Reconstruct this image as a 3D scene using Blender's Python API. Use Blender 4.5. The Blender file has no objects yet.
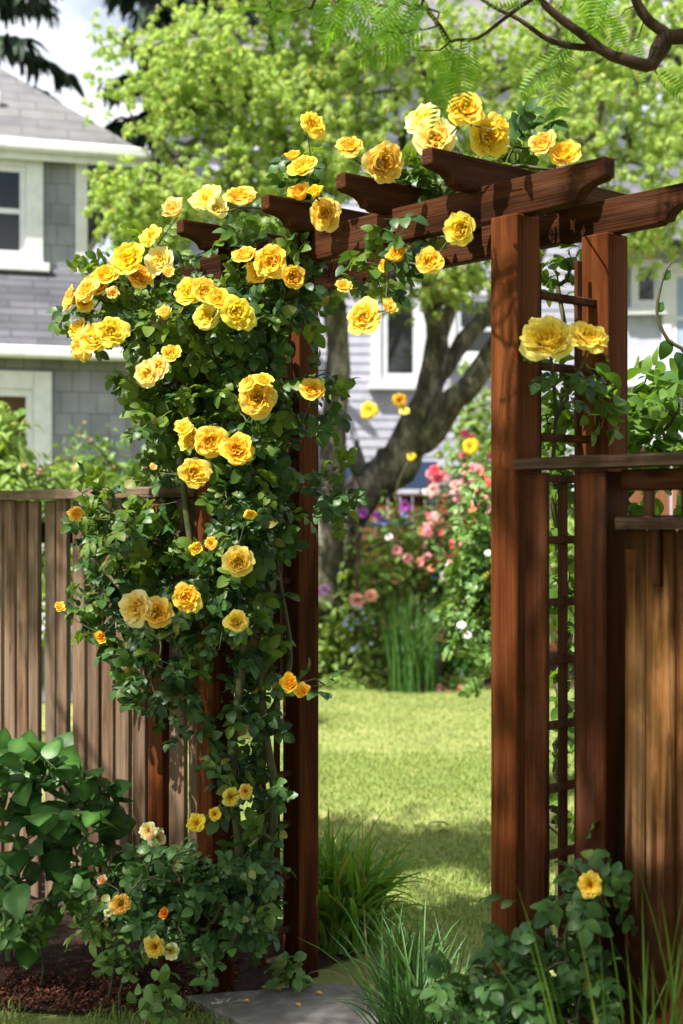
import bpy, math, random
import numpy as np
from mathutils import Vector, Matrix, noise as mnoise

rng = np.random.default_rng(11)
random.seed(11)
scene = bpy.context.scene
COL = scene.collection
F = 1365.0
EYE = 1.58
CX, CY = 341.5, 512.0


def P(px, py, Y):
    """point seen at pixel (px, py) standing Y metres ahead"""
    return np.array([(px - CX) / F * Y, Y, EYE + (CY - py) / F * Y])


def nrm(a):
    a = np.asarray(a, float)
    return a / np.maximum(np.linalg.norm(a, axis=-1, keepdims=True), 1e-9)


# ------------------------------------------------------------------ mesh builder
class MB:
    def __init__(s):
        s.v, s.l, s.t, s.c, s.n = [], [], [], [], 0
        s.hascol = False

    def add(s, verts, faces, col=None):
        verts = np.asarray(verts, float).reshape(-1, 3)
        s.v.append(verts)
        for f in faces:
            s.l.append(np.asarray(f, np.int64) + s.n)
            s.t.append(np.array([len(f)]))
        s._c(col, len(verts))
        s.n += len(verts)

    def _c(s, col, n):
        if col is None:
            s.c.append(np.ones((n, 3)))
        else:
            s.hascol = True
            s.c.append(np.broadcast_to(np.asarray(col, float), (n, 3)))

    def grid(s, verts, faces, col=None):
        """faces: (m,k) int array"""
        verts = np.asarray(verts, float).reshape(-1, 3)
        faces = np.asarray(faces, np.int64)
        s.v.append(verts)
        s.l.append((faces + s.n).ravel())
        s.t.append(np.full(len(faces), faces.shape[1]))
        s._c(col, len(verts))
        s.n += len(verts)

    def inst(s, tmpl, R, T, S=None, col=None, jit=0.0):
        """tmpl=(verts,quads); R (m,3,3) columns = axes; T (m,3); S (m,) or (m,3)"""
        tv, tf = tmpl[0], tmpl[1]
        m = len(T)
        if m == 0:
            return
        if S is None:
            S = np.ones(m)
        S = np.asarray(S, float)
        if S.ndim == 1:
            S = np.repeat(S[:, None], 3, 1)
        loc = tv[None] * S[:, None, :]
        if jit:
            loc = loc + rng.normal(0, jit, loc.shape) * S[:, None, :]
        V = np.einsum('mij,mkj->mki', R, loc) + np.asarray(T)[:, None, :]
        Fc = tf[None] + (np.arange(m) * len(tv))[:, None, None]
        c = None
        if len(tmpl) > 2:
            c = np.broadcast_to(tmpl[2][None], (m, len(tv), 3)).reshape(-1, 3)
        if col is not None:
            cc = np.repeat(np.asarray(col, float), len(tv), 0)
            c = cc if c is None else c * cc
        s.grid(V.reshape(-1, 3), Fc.reshape(-1, tf.shape[1]), c)

    def tube(s, pts, rad, sides=8, cap=True, col=None, wob=0.0):
        pts = np.asarray(pts, float)
        n = len(pts)
        rad = np.broadcast_to(np.asarray(rad, float), (n,))
        tan = nrm(np.gradient(pts, axis=0))
        ref = np.array([0, 0, 1.0]) if abs(tan[0][2]) < .9 else np.array([1.0, 0, 0])
        a = nrm(np.cross(tan[0], ref))
        rings = []
        for i in range(n):
            a = nrm(a - tan[i] * np.dot(a, tan[i]))
            b = np.cross(tan[i], a)
            th = np.arange(sides) / sides * 2 * math.pi
            rr = rad[i] * (1 + (rng.normal(0, wob, sides) if wob else 0))
            rings.append(pts[i] + (np.cos(th)[:, None] * a + np.sin(th)[:, None] * b) * np.reshape(rr * np.ones(sides), (-1, 1)))
        V = np.concatenate(rings)
        i, j = np.meshgrid(np.arange(n - 1), np.arange(sides), indexing='ij')
        q = np.stack([i * sides + j, i * sides + (j + 1) % sides, (i + 1) * sides + (j + 1) % sides, (i + 1) * sides + j], -1).reshape(-1, 4)
        s.grid(V, q, col)
        if cap:
            base = s.n - len(V)
            for ring in (list(range(sides))[::-1], list(range((n - 1) * sides, n * sides))):
                s.l.append(np.array(ring) + base)
                s.t.append(np.array([sides]))

    def box(s, c, ax, size, bev=0.004, col=None):
        """chamfered box: centre c, axes ax (3 rows), full sizes"""
        ax = np.asarray(ax, float)
        h = np.asarray(size, float) / 2
        b = min(bev, h.min() * .45)
        V, idx = [], {}
        for sx in (-1, 1):
            for sy in (-1, 1):
                for sz in (-1, 1):
                    sg = np.array([sx, sy, sz])
                    for k in range(3):
                        p = sg * (h - b)
                        p[k] = sg[k] * h[k]
                        idx[(sx, sy, sz, k)] = len(V)
                        V.append(np.asarray(c) + p @ ax)
        fs = []
        for k in range(3):
            o = [i for i in range(3) if i != k]
            for sg in (-1, 1):
                ring = []
                for u, w in ((-1, -1), (1, -1), (1, 1), (-1, 1)):
                    t = [0, 0, 0]
                    t[k] = sg; t[o[0]] = u; t[o[1]] = w
                    ring.append(idx[(*t, k)])
                fs.append(ring if (sg > 0) == (k != 1) else ring[::-1])
        for k in range(3):           # edges along axis k
            o = [i for i in range(3) if i != k]
            for u in (-1, 1):
                for w in (-1, 1):
                    t0 = [0, 0, 0]; t1 = [0, 0, 0]
                    t0[k] = -1; t1[k] = 1
                    for t in (t0, t1):
                        t[o[0]] = u; t[o[1]] = w
                    fs.append([idx[(*t0, o[0])], idx[(*t1, o[0])], idx[(*t1, o[1])], idx[(*t0, o[1])]])
        for sx in (-1, 1):
            for sy in (-1, 1):
                for sz in (-1, 1):
                    fs.append([idx[(sx, sy, sz, k)] for k in range(3)])
        s.add(V, fs, col)

    def prism(s, poly, o, ax, th, col=None):
        """poly (n,2) in axes ax[0],ax[1] from origin o, extruded +-th/2 along ax[2]"""
        ax = np.asarray(ax, float)
        poly = np.asarray(poly, float)
        n = len(poly)
        base = np.asarray(o) + poly[:, :1] * ax[0] + poly[:, 1:] * ax[1]
        V = np.concatenate([base - ax[2] * th / 2, base + ax[2] * th / 2])
        fs = [list(range(n))[::-1], list(range(n, 2 * n))]
        fs += [[i, (i + 1) % n, n + (i + 1) % n, n + i] for i in range(n)]
        s.add(V, fs, col)

    def build(s, name, m, parent=None, smooth=False, origin=None, rotz=0.0):
        me = bpy.data.meshes.new(name)
        V = np.concatenate(s.v)
        if origin is not None:
            V = V - np.asarray(origin)
            if rotz:
                c, sn = math.cos(-rotz), math.sin(-rotz)
                V = np.stack([V[:, 0] * c - V[:, 1] * sn, V[:, 0] * sn + V[:, 1] * c, V[:, 2]], -1)
        L = np.concatenate(s.l)
        T = np.concatenate(s.t)
        me.vertices.add(len(V)); me.vertices.foreach_set('co', V.astype(np.float32).ravel())
        me.loops.add(len(L)); me.loops.foreach_set('vertex_index', L.astype(np.int32))
        me.polygons.add(len(T))
        st = np.concatenate([[0], np.cumsum(T)[:-1]])
        me.polygons.foreach_set('loop_start', st.astype(np.int32))
        me.polygons.foreach_set('loop_total', T.astype(np.int32))
        me.update(calc_edges=True)
        me.polygons.foreach_set('use_smooth', np.full(len(T), bool(smooth or (m is not None and m.get('leaf', 0)))))
        if s.hascol:
            a = me.color_attributes.new('tint', 'FLOAT_COLOR', 'POINT')
            C4 = np.concatenate([np.concatenate(s.c), np.ones((len(V), 1))], 1)
            a.data.foreach_set('color', C4.astype(np.float32).ravel())
        me.validate()
        if m is not None:
            me.materials.append(m)
        ob = bpy.data.objects.new(name, me)
        COL.objects.link(ob)
        if origin is not None:
            ob.location = origin
            ob.rotation_euler = (0, 0, rotz)
        if parent is not None:
            ob.parent = parent
            bpy.context.view_layer.update()
            ob.matrix_parent_inverse = parent.matrix_world.inverted()
        return ob


def tag(o, label=None, cat=None, group=None, kind=None):
    for k, v in (('label', label), ('category', cat), ('group', group), ('kind', kind)):
        if v:
            o[k] = v
    return o


def thing(name, label, cat, loc=(0, 0, 0), group=None):
    o = bpy.data.objects.new(name, None)
    o.empty_display_size = .1
    COL.objects.link(o)
    o.location = loc
    bpy.context.view_layer.update()
    return tag(o, label, cat, group)


# ------------------------------------------------------------------ materials
def new_mat(name):
    m = bpy.data.materials.new(name)
    m.use_nodes = True
    nt = m.node_tree
    nt.nodes.clear()
    return m, nt, nt.nodes, nt.links


def N(ns, typ, **kw):
    n = ns.new(typ)
    for k, v in kw.items():
        if k in n.inputs:
            n.inputs[k].default_value = v
        else:
            setattr(n, k, v)
    return n


def ramp(ns, stops):
    r = ns.new('ShaderNodeValToRGB')
    e = r.color_ramp.elements
    while len(e) < len(stops):
        e.new(.5)
    for k, (p, c) in zip(e, stops):
        k.position = p
        k.color = (*c, 1) if len(c) == 3 else c
    return r


def mixc(ns, ls, fac, a, b, mode='MIX'):
    n = ns.new('ShaderNodeMix')
    n.data_type = 'RGBA'
    n.blend_type = mode
    for sock, v in ((n.inputs[0], fac), (n.inputs[6], a), (n.inputs[7], b)):
        if hasattr(v, 'default_value') or hasattr(v, 'links'):
            ls.new(v, sock)
        else:
            sock.default_value = v if not isinstance(v, tuple) else (*v, 1)
    return n.outputs[2]


def leaf_mat(name, c1, c2, c3=None, trans=.35, tcol=None, rough=.42, spec=.45, tint=False):
    m, nt, ns, ls = new_mat(name)
    m['leaf'] = 1
    geo = N(ns, 'ShaderNodeNewGeometry')
    stops = [(0, c1), (.75, c2)] + ([(.97, c2), (1, c3)] if c3 else [])
    r = ramp(ns, stops)
    ls.new(geo.outputs['Random Per Island'], r.inputs[0])
    colr = r.outputs[0]
    if tint:
        at = N(ns, 'ShaderNodeAttribute', attribute_name='tint')
        colr = mixc(ns, ls, 1.0, colr, at.outputs['Color'], 'MULTIPLY')
    p = N(ns, 'ShaderNodeBsdfPrincipled', Roughness=rough)
    p.inputs['Specular IOR Level'].default_value = spec
    ls.new(colr, p.inputs['Base Color'])
    t = N(ns, 'ShaderNodeBsdfTranslucent')
    k = tcol or (1.5, 1.35, .7)
    tc = mixc(ns, ls, 1.0, colr, k, 'MULTIPLY')
    ls.new(tc, t.inputs[0])
    mx = N(ns, 'ShaderNodeMixShader', Fac=trans)
    ls.new(p.outputs[0], mx.inputs[1]); ls.new(t.outputs[0], mx.inputs[2])
    o = N(ns, 'ShaderNodeOutputMaterial')
    ls.new(mx.outputs[0], o.inputs[0])
    return m


def petal_mat(name, trans=.3, rough=.55):
    m, nt, ns, ls = new_mat(name)
    at = N(ns, 'ShaderNodeAttribute', attribute_name='tint')
    oi = N(ns, 'ShaderNodeObjectInfo')
    hs = N(ns, 'ShaderNodeHueSaturation')
    r = N(ns, 'ShaderNodeMapRange'); r.inputs[3].default_value = .492; r.inputs[4].default_value = .507
    ls.new(oi.outputs['Random'], r.inputs[0]); ls.new(r.outputs[0], hs.inputs['Hue'])
    c = mixc(ns, ls, 1.0, at.outputs['Color'], oi.outputs['Color'], 'MULTIPLY')
    ls.new(c, hs.inputs['Color'])
    p = N(ns, 'ShaderNodeBsdfPrincipled', Roughness=rough)
    p.inputs['Specular IOR Level'].default_value = .2
    ls.new(hs.outputs[0], p.inputs['Base Color'])
    t = N(ns, 'ShaderNodeBsdfTranslucent')
    ls.new(hs.outputs[0], t.inputs[0])
    mx = N(ns, 'ShaderNodeMixShader', Fac=trans)
    ls.new(p.outputs[0], mx.inputs[1]); ls.new(t.outputs[0], mx.inputs[2])
    o = N(ns, 'ShaderNodeOutputMaterial')
    ls.new(mx.outputs[0], o.inputs[0])
    return m


def wood_mat(name, axis, c_dark, c_mid, c_light, grey=(.3, .27, .24), greyamt=.25, rough=.6, stain=0.0, scale=1.0, spec=.05):
    """grain runs along the object's own axis (0=x,1=y,2=z)"""
    m, nt, ns, ls = new_mat(name)
    tc = N(ns, 'ShaderNodeTexCoord')
    geo = N(ns, 'ShaderNodeNewGeometry')
    sc = [30.0, 30.0, 30.0]
    sc[axis] = .9
    add = N(ns, 'ShaderNodeVectorMath', operation='ADD')
    mul = N(ns, 'ShaderNodeVectorMath', operation='SCALE'); mul.inputs[0].default_value = (3.1, 7.7, 5.3)
    ls.new(geo.outputs['Random Per Island'], mul.inputs['Scale'])
    ls.new(tc.outputs['Object'], add.inputs[0]); ls.new(mul.outputs[0], add.inputs[1])
    mp = N(ns, 'ShaderNodeMapping'); mp.inputs['Scale'].default_value = [x * scale for x in sc]
    ls.new(add.outputs[0], mp.inputs[0])
    n1 = N(ns, 'ShaderNodeTexNoise', Scale=1.0, Detail=6.0, Roughness=.62); n1.inputs['Distortion'].default_value = .6
    ls.new(mp.outputs[0], n1.inputs['Vector'])
    mp2 = N(ns, 'ShaderNodeMapping'); s2 = [160., 160., 160.]; s2[axis] = 3.
    mp2.inputs['Scale'].default_value = s2
    ls.new(add.outputs[0], mp2.inputs[0])
    n2 = N(ns, 'ShaderNodeTexNoise', Scale=1.0, Detail=4.0, Roughness=.6)
    ls.new(mp2.outputs[0], n2.inputs['Vector'])
    mp3 = N(ns, 'ShaderNodeMapping'); s3 = [11., 11., 11.]; s3[axis] = 1.6
    mp3.inputs['Scale'].default_value = s3
    ls.new(add.outputs[0], mp3.inputs[0])
    n3 = N(ns, 'ShaderNodeTexNoise', Scale=1.0, Detail=5.0, Roughness=.6)
    ls.new(mp3.outputs[0], n3.inputs['Vector'])
    r1 = ramp(ns, [(.18, c_dark), (.5, c_mid), (.84, c_light)])
    ls.new(n1.outputs[0], r1.inputs[0])
    r2 = ramp(ns, [(.36, (.55, .55, .55)), (.56, (1.08, 1.08, 1.08))])
    ls.new(n2.outputs[0], r2.inputs[0])
    c = mixc(ns, ls, .6, r1.outputs[0], r2.outputs[0], 'MULTIPLY')
    rg = ramp(ns, [(.48, (0, 0, 0)), (.72, (1, 1, 1))])
    ls.new(n3.outputs[0], rg.inputs[0])
    mg = N(ns, 'ShaderNodeMath', operation='MULTIPLY'); mg.inputs[1].default_value = greyamt
    ls.new(rg.outputs[0], mg.inputs[0])
    c = mixc(ns, ls, mg.outputs[0], c, grey)
    mp5 = N(ns, 'ShaderNodeMapping'); s5 = [75., 75., 75.]; s5[axis] = .8
    mp5.inputs['Scale'].default_value = s5
    ls.new(add.outputs[0], mp5.inputs[0])
    n5 = N(ns, 'ShaderNodeTexNoise', Scale=1.0, Detail=3.0, Roughness=.5)
    ls.new(mp5.outputs[0], n5.inputs['Vector'])
    r5 = ramp(ns, [(.68, (1, 1, 1)), (.74, (.4, .36, .34))]); ls.new(n5.outputs[0], r5.inputs[0])
    c = mixc(ns, ls, 1.0, c, r5.outputs[0], 'MULTIPLY')
    vk = N(ns, 'ShaderNodeTexVoronoi', Scale=1.0); vk.feature = 'F1'
    mp6 = N(ns, 'ShaderNodeMapping'); s6 = [9., 9., 9.]; s6[axis] = 2.6
    mp6.inputs['Scale'].default_value = s6
    ls.new(add.outputs[0], mp6.inputs[0]); ls.new(mp6.outputs[0], vk.inputs['Vector'])
    rp = ramp(ns, [(.36, (.38, .34, .32)), (.5, (1, 1, 1))]); ls.new(n3.outputs[0], rp.inputs[0])
    c = mixc(ns, ls, .8, c, rp.outputs[0], 'MULTIPLY')
    rk = ramp(ns, [(.06, (.3, .27, .25)), (.1, (.8, .78, .76)), (.16, (1, 1, 1))]); ls.new(vk.outputs['Distance'], rk.inputs[0])
    c = mixc(ns, ls, .85, c, rk.outputs[0], 'MULTIPLY')
    # board to board variation
    rb = ramp(ns, [(0, (.72, .7, .7)), (.5, (1, 1, 1)), (1, (1.25, 1.2, 1.15))])
    ls.new(geo.outputs['Random Per Island'], rb.inputs[0])
    c = mixc(ns, ls, 1.0, c, rb.outputs[0], 'MULTIPLY')
    if stain:
        sx = N(ns, 'ShaderNodeSeparateXYZ'); ls.new(tc.outputs['Object'], sx.inputs[0])
        mp4 = N(ns, 'ShaderNodeMapping'); mp4.inputs['Scale'].default_value = (34, 34, 1.0)
        ls.new(tc.outputs['Object'], mp4.inputs[0])
        n4 = N(ns, 'ShaderNodeTexNoise', Scale=1.0, Detail=5.0, Roughness=.65)
        ls.new(mp4.outputs[0], n4.inputs['Vector'])
        # run-off streaks from the rail on top, splash wear from the soil below
        top = N(ns, 'ShaderNodeMapRange'); top.inputs[1].default_value = .42; top.inputs[2].default_value = .75; top.inputs[3].default_value = 0; top.inputs[4].default_value = .42
        ls.new(sx.outputs[2], top.inputs[0])
        bot = N(ns, 'ShaderNodeMapRange'); bot.inputs[1].default_value = .42; bot.inputs[2].default_value = -.35; bot.inputs[3].default_value = 0; bot.inputs[4].default_value = .5
        ls.new(sx.outputs[2], bot.inputs[0])
        ad = N(ns, 'ShaderNodeMath', operation='ADD'); ls.new(top.outputs[0], ad.inputs[0]); ls.new(bot.outputs[0], ad.inputs[1])
        ad2 = N(ns, 'ShaderNodeMath', operation='ADD'); ls.new(ad.outputs[0], ad2.inputs[0]); ls.new(n4.outputs[0], ad2.inputs[1])
        rs = ramp(ns, [(.6, (0, 0, 0)), (.78, (1, 1, 1))])
        ls.new(ad2.outputs[0], rs.inputs[0])
        ms = N(ns, 'ShaderNodeMath', operation='MULTIPLY'); ms.inputs[1].default_value = stain
        ls.new(rs.outputs[0], ms.inputs[0])
        c = mixc(ns, ls, ms.outputs[0], c, (.05, .018, .007))
    p = N(ns, 'ShaderNodeBsdfPrincipled', Roughness=rough)
    p.inputs['Specular IOR Level'].default_value = spec
    ls.new(c, p.inputs['Base Color'])
    bp = N(ns, 'ShaderNodeBump', Strength=.7, Distance=.006)
    ad3 = N(ns, 'ShaderNodeMath', operation='ADD'); ls.new(n1.outputs[0], ad3.inputs[0]); ls.new(n2.outputs[0], ad3.inputs[1])
    ls.new(ad3.outputs[0], bp.inputs['Height']); ls.new(bp.outputs[0], p.inputs['Normal'])
    o = N(ns, 'ShaderNodeOutputMaterial'); ls.new(p.outputs[0], o.inputs[0])
    return m


def noise_mat(name, stops, scale=6.0, detail=6.0, rough=.85, bump=.4, bdist=.01, stretch=(1, 1, 1), spec=.2, stops2=None, scale2=1.0):
    m, nt, ns, ls = new_mat(name)
    tc = N(ns, 'ShaderNodeTexCoord')
    mp = N(ns, 'ShaderNodeMapping'); mp.inputs['Scale'].default_value = stretch
    ls.new(tc.outputs['Object'], mp.inputs[0])
    n = N(ns, 'ShaderNodeTexNoise', Scale=scale, Detail=detail, Roughness=.65)
    ls.new(mp.outputs[0], n.inputs['Vector'])
    r = ramp(ns, stops); ls.new(n.outputs[0], r.inputs[0])
    c = r.outputs[0]
    if stops2:
        nb = N(ns, 'ShaderNodeTexNoise', Scale=scale2, Detail=4.0)
        ls.new(mp.outputs[0], nb.inputs['Vector'])
        r2 = ramp(ns, stops2); ls.new(nb.outputs[0], r2.inputs[0])
        c = mixc(ns, ls, 1.0, c, r2.outputs[0], 'MULTIPLY')
    p = N(ns, 'ShaderNodeBsdfPrincipled', Roughness=rough)
    p.inputs['Specular IOR Level'].default_value = spec
    ls.new(c, p.inputs['Base Color'])
    if bump:
        b = N(ns, 'ShaderNodeBump', Strength=bump, Distance=bdist)
        ls.new(n.outputs[0], b.inputs['Height']); ls.new(b.outputs[0], p.inputs['Normal'])
    o = N(ns, 'ShaderNodeOutputMaterial'); ls.new(p.outputs[0], o.inputs[0])
    return m


def plain(name, c, rough=.5, spec=.4, metal=0.0):
    return noise_mat(name, [(.3, tuple(x * .85 for x in c)), (.7, tuple(min(1, x * 1.08) for x in c))], scale=9, rough=rough, bump=.08, bdist=.002, spec=spec)


def shingle_mat(name, c1, c2, cm, bw, rh, mortar=.006, rough=.8, horiz=True):
    """courses of shingles on the object's x (along) / z or y (up) axes"""
    m, nt, ns, ls = new_mat(name)
    tc = N(ns, 'ShaderNodeTexCoord')
    sx = N(ns, 'ShaderNodeSeparateXYZ'); ls.new(tc.outputs['Object'], sx.inputs[0])
    cb = N(ns, 'ShaderNodeCombineXYZ')
    ls.new(sx.outputs[0], cb.inputs[0])
    ls.new(sx.outputs[2], cb.inputs[1])
    b = N(ns, 'ShaderNodeTexBrick', Scale=1.0)
    b.inputs['Color1'].default_value = (*c1, 1); b.inputs['Color2'].default_value = (*c2, 1); b.inputs['Mortar'].default_value = (*cm, 1)
    b.inputs['Mortar Size'].default_value = mortar; b.inputs['Brick Width'].default_value = bw; b.inputs['Row Height'].default_value = rh
    b.inputs['Mortar Smooth'].default_value = .3
    b.offset_frequency = 2; b.offset = .37
    ls.new(cb.outputs[0], b.inputs['Vector'])
    n = N(ns, 'ShaderNodeTexNoise', Scale=3.0, Detail=6.0)
    ls.new(tc.outputs['Object'], n.inputs['Vector'])
    r = ramp(ns, [(.3, (.75, .75, .75)), (.7, (1.15, 1.15, 1.15))]); ls.new(n.outputs[0], r.inputs[0])
    c = mixc(ns, ls, 1.0, b.outputs[0], r.outputs[0], 'MULTIPLY')
    p = N(ns, 'ShaderNodeBsdfPrincipled', Roughness=rough)
    p.inputs['Specular IOR Level'].default_value = .15
    ls.new(c, p.inputs['Base Color'])
    inv = N(ns, 'ShaderNodeMath', operation='SUBTRACT'); inv.inputs[0].default_value = 1.0
    ls.new(b.outputs['Fac'], inv.inputs[1])
    bp = N(ns, 'ShaderNodeBump', Strength=.6, Distance=.012)
    ls.new(inv.outputs[0], bp.inputs['Height']); ls.new(bp.outputs[0], p.inputs['Normal'])
    o = N(ns, 'ShaderNodeOutputMaterial'); ls.new(p.outputs[0], o.inputs[0])
    return m


def glass_mat(name):
    m, nt, ns, ls = new_mat(name)
    p = N(ns, 'ShaderNodeBsdfPrincipled', Roughness=.04)
    p.inputs['Base Color'].default_value = (.012, .014, .014, 1)
    p.inputs['Specular IOR Level'].default_value = .6
    o = N(ns, 'ShaderNodeOutputMaterial'); ls.new(p.outputs[0], o.inputs[0])
    return m


RED_D, RED_M, RED_L = (.022, .006, .002), (.105, .029, .008), (.21, .068, .02)
W_POST = wood_mat('stained_redwood_upright', 2, RED_D, RED_M, RED_L, grey=(.14, .06, .03), greyamt=.15)
W_TRIM = wood_mat('dark_worn_redwood', 2, (.012, .004, .002), (.062, .017, .006), (.14, .041, .014), greyamt=.05)
W_BEAM = wood_mat('stained_redwood_lengthwise', 0, (.018, .006, .003), (.062, .02, .008), (.13, .05, .022), grey=(.14, .085, .055), greyamt=.25)
W_CAP = wood_mat('weathered_cap', 0, (.03, .017, .012), (.085, .052, .036), (.2, .145, .105), grey=(.24, .19, .16), greyamt=.5, rough=.8)
W_FENCE = wood_mat('brown_fence_boards', 2, (.06, .037, .024), (.15, .094, .06), (.235, .158, .108), grey=(.21, .18, .155), greyamt=.5, rough=.75)
W_RAIL = wood_mat('brown_fence_rail', 0, (.05, .03, .02), (.1, .065, .045), (.18, .13, .1), grey=(.2, .165, .14), greyamt=.5, rough=.8)
W_TAN = wood_mat('worn_tan_boards', 2, (.16, .055, .016), (.34, .145, .05), (.44, .25, .115), grey=(.36, .27, .19), greyamt=.45, rough=.7, stain=.95)
W_DARK = wood_mat('dark_trellis_wood', 2, (.03, .012, .006), (.08, .028, .012), (.14, .05, .022), greyamt=.08)
W_BACK = wood_mat('orange_redwood_boards', 2, (.13, .045, .02), (.24, .09, .04), (.34, .15, .07), greyamt=.15)

L_ROSE = leaf_mat('rose_leaf', (.014, .04, .014), (.055, .12, .03), (.2, .15, .03), trans=.28, tcol=(1.8, 1.7, .5), rough=.42, spec=.3)
L_ROSE_LIT = leaf_mat('sunlit_rose_leaf', (.06, .13, .02), (.14, .22, .035), (.25, .14, .04), trans=.42, tcol=(1.4, 1.3, .5), rough=.45, spec=.3)  # lighter copy of the rose leaf; light on the foliage is put into this colour
L_ROSE2 = leaf_mat('ground_rose_leaf', (.03, .085, .024), (.075, .16, .04), (.2, .2, .04), trans=.22, rough=.42, spec=.35)
L_BIG = leaf_mat('broad_leaf', (.025, .085, .014), (.065, .17, .026), trans=.28, tcol=(1.7, 1.6, .5), rough=.4, spec=.4)
L_BIGV = leaf_mat('broad_veined_leaf', (.018, .062, .012), (.048, .13, .022), (.1, .12, .03), trans=.25, tcol=(1.7, 1.6, .5), rough=.45, spec=.3, tint=True)
L_SPRING = leaf_mat('spring_tree_leaf', (.23, .38, .08), (.42, .53, .17), (.5, .3, .15), trans=.6, tcol=(1.25, 1.2, .7), rough=.5, spec=.3)
L_TREE2 = leaf_mat('far_tree_leaf', (.2, .34, .07), (.34, .46, .12), trans=.55, tcol=(1.35, 1.25, .6), rough=.5, spec=.3)
L_SILK = leaf_mat('silk_tree_leaflet', (.09, .24, .02), (.18, .36, .035), trans=.5, tcol=(1.6, 1.4, .5), rough=.5, spec=.25)
L_CON = leaf_mat('conifer_needles', (.014, .032, .018), (.03, .06, .03), trans=.1, rough=.6, spec=.2)
L_LIGHT = leaf_mat('light_shrub_leaf', (.15, .27, .055), (.28, .4, .1), (.4, .38, .1), trans=.4, rough=.5, spec=.35)
L_MID = leaf_mat('mid_shrub_leaf', (.07, .16, .035), (.15, .26, .06), trans=.3, rough=.45, spec=.4)
L_BEAN = leaf_mat('soft_broad_leaf', (.06, .14, .022), (.13, .24, .04), trans=.45, tcol=(1.5, 1.4, .5), rough=.5, spec=.3)
L_BLADE = leaf_mat('strap_leaf', (.07, .19, .025), (.16, .3, .04), (.32, .25, .08), trans=.4, tcol=(1.5, 1.4, .5), rough=.42, spec=.4)
L_BLADED = leaf_mat('dark_strap_leaf', (.04, .12, .028), (.09, .2, .045), trans=.32, rough=.4, spec=.4)
L_LAWN = leaf_mat('lawn_blade', (.21, .29, .075), (.27, .35, .1), (.36, .36, .17), trans=.35, tcol=(1.2, 1.2, .6), rough=.6, spec=.2)
PETAL = petal_mat('petal', trans=.48)
M_CANE = noise_mat('rose_cane', [(.3, (.035, .05, .018)), (.7, (.1, .085, .04))], scale=20, rough=.6)
M_CANEB = noise_mat('old_cane', [(.3, (.03, .02, .013)), (.7, (.09, .06, .04))], scale=25, rough=.75)
M_BARK = noise_mat('mossy_bark', [(.3, (.02, .017, .013)), (.5, (.095, .085, .074)), (.66, (.32, .3, .27))], scale=7, detail=9, rough=.9, bump=1.0, bdist=.09, stretch=(1.5, 1.5, .6),
                   stops2=[(.35, (.8, .9, .55)), (.6, (1.2, 1.15, 1.1))], scale2=2.2)
M_TWIG = noise_mat('brown_branch_bark', [(.3, (.02, .011, .007)), (.7, (.07, .04, .028))], scale=22, rough=.8, bump=.8, bdist=.006)
M_WHITE = plain('white_paint', (.7, .71, .77), rough=.45)
M_GLASS = glass_mat('dark_window_glass')
M_METAL = plain('dark_metal', (.03, .03, .032), rough=.4)

# ------------------------------------------------------------------ leaf and flower templates


def leaf_tmpl(wfun, nseg=5, fold=.18, droop=.15, wave=0.0, serr=0.0):
    """leaf along +y, length 1, face normal +z"""
    V = []
    for i in range(nseg + 1):
        t = i / nseg
        w = wfun(t)
        z = -droop * t * t + .05 * math.sin(t * 3.1)
        sw = serr * (1 if i % 2 else -1)
        wv = wave * math.sin(t * 9)
        V += [[-w + sw * w, t, z + fold * w + wv], [0, t, z], [w + sw * w, t, z + fold * w - wv]]
    Q = []
    for i in range(nseg):
        a = i * 3
        Q += [[a, a + 1, a + 4, a + 3], [a + 1, a + 2, a + 5, a + 4]]
    return np.array(V, float), np.array(Q)


OVAL = leaf_tmpl(lambda t: .36 * (math.sin(math.pi * min(1, t * .93 + .035)) ** .75), 5, fold=.22, droop=.22)
OVATE = leaf_tmpl(lambda t: .38 * math.sin(math.pi * (t ** .75)) ** .8 + .004, 10, fold=.07, droop=.16, wave=.014, serr=.012)
LANCE = leaf_tmpl(lambda t: .2 * math.sin(math.pi * (t ** .8)) + .004, 4, fold=.3, droop=.25)
DIAM = leaf_tmpl(lambda t: .22 * math.sin(math.pi * (t ** .8)) + .004, 4, fold=.3, droop=.35)
_c = np.ones((len(OVATE[0]), 3)); _c[1::3] = (1.7, 1.55, 1.7); _c[0::6] *= .85; _c[2::6] *= .85
OVATEV = (*OVATE, _c)
CHIP = (np.array([[-.22, 0, 0], [.22, 0, 0], [.3, .6, .05], [0, 1, 0], [-.3, .6, .05]], float), None)


def basis(d, n):
    """rotation with y=d, z~n ; returns (m,3,3) columns x,y,z"""
    d = nrm(d)
    x = nrm(np.cross(d, n))
    z = np.cross(x, d)
    return np.stack([x, d, z], -1)


def compound(tm, layout):
    """several leaflets -> one template. layout: (pos(3), dir(3), normal(3), scale)"""
    mb = MB()
    p = np.array([l[0] for l in layout], float)
    d = np.array([l[1] for l in layout], float)
    n = np.array([l[2] for l in layout], float)
    s = np.array([l[3] for l in layout], float)
    mb.inst(tm, basis(d, n), p, s)
    return np.concatenate(mb.v), np.concatenate(mb.l).reshape(-1, 4)


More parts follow.
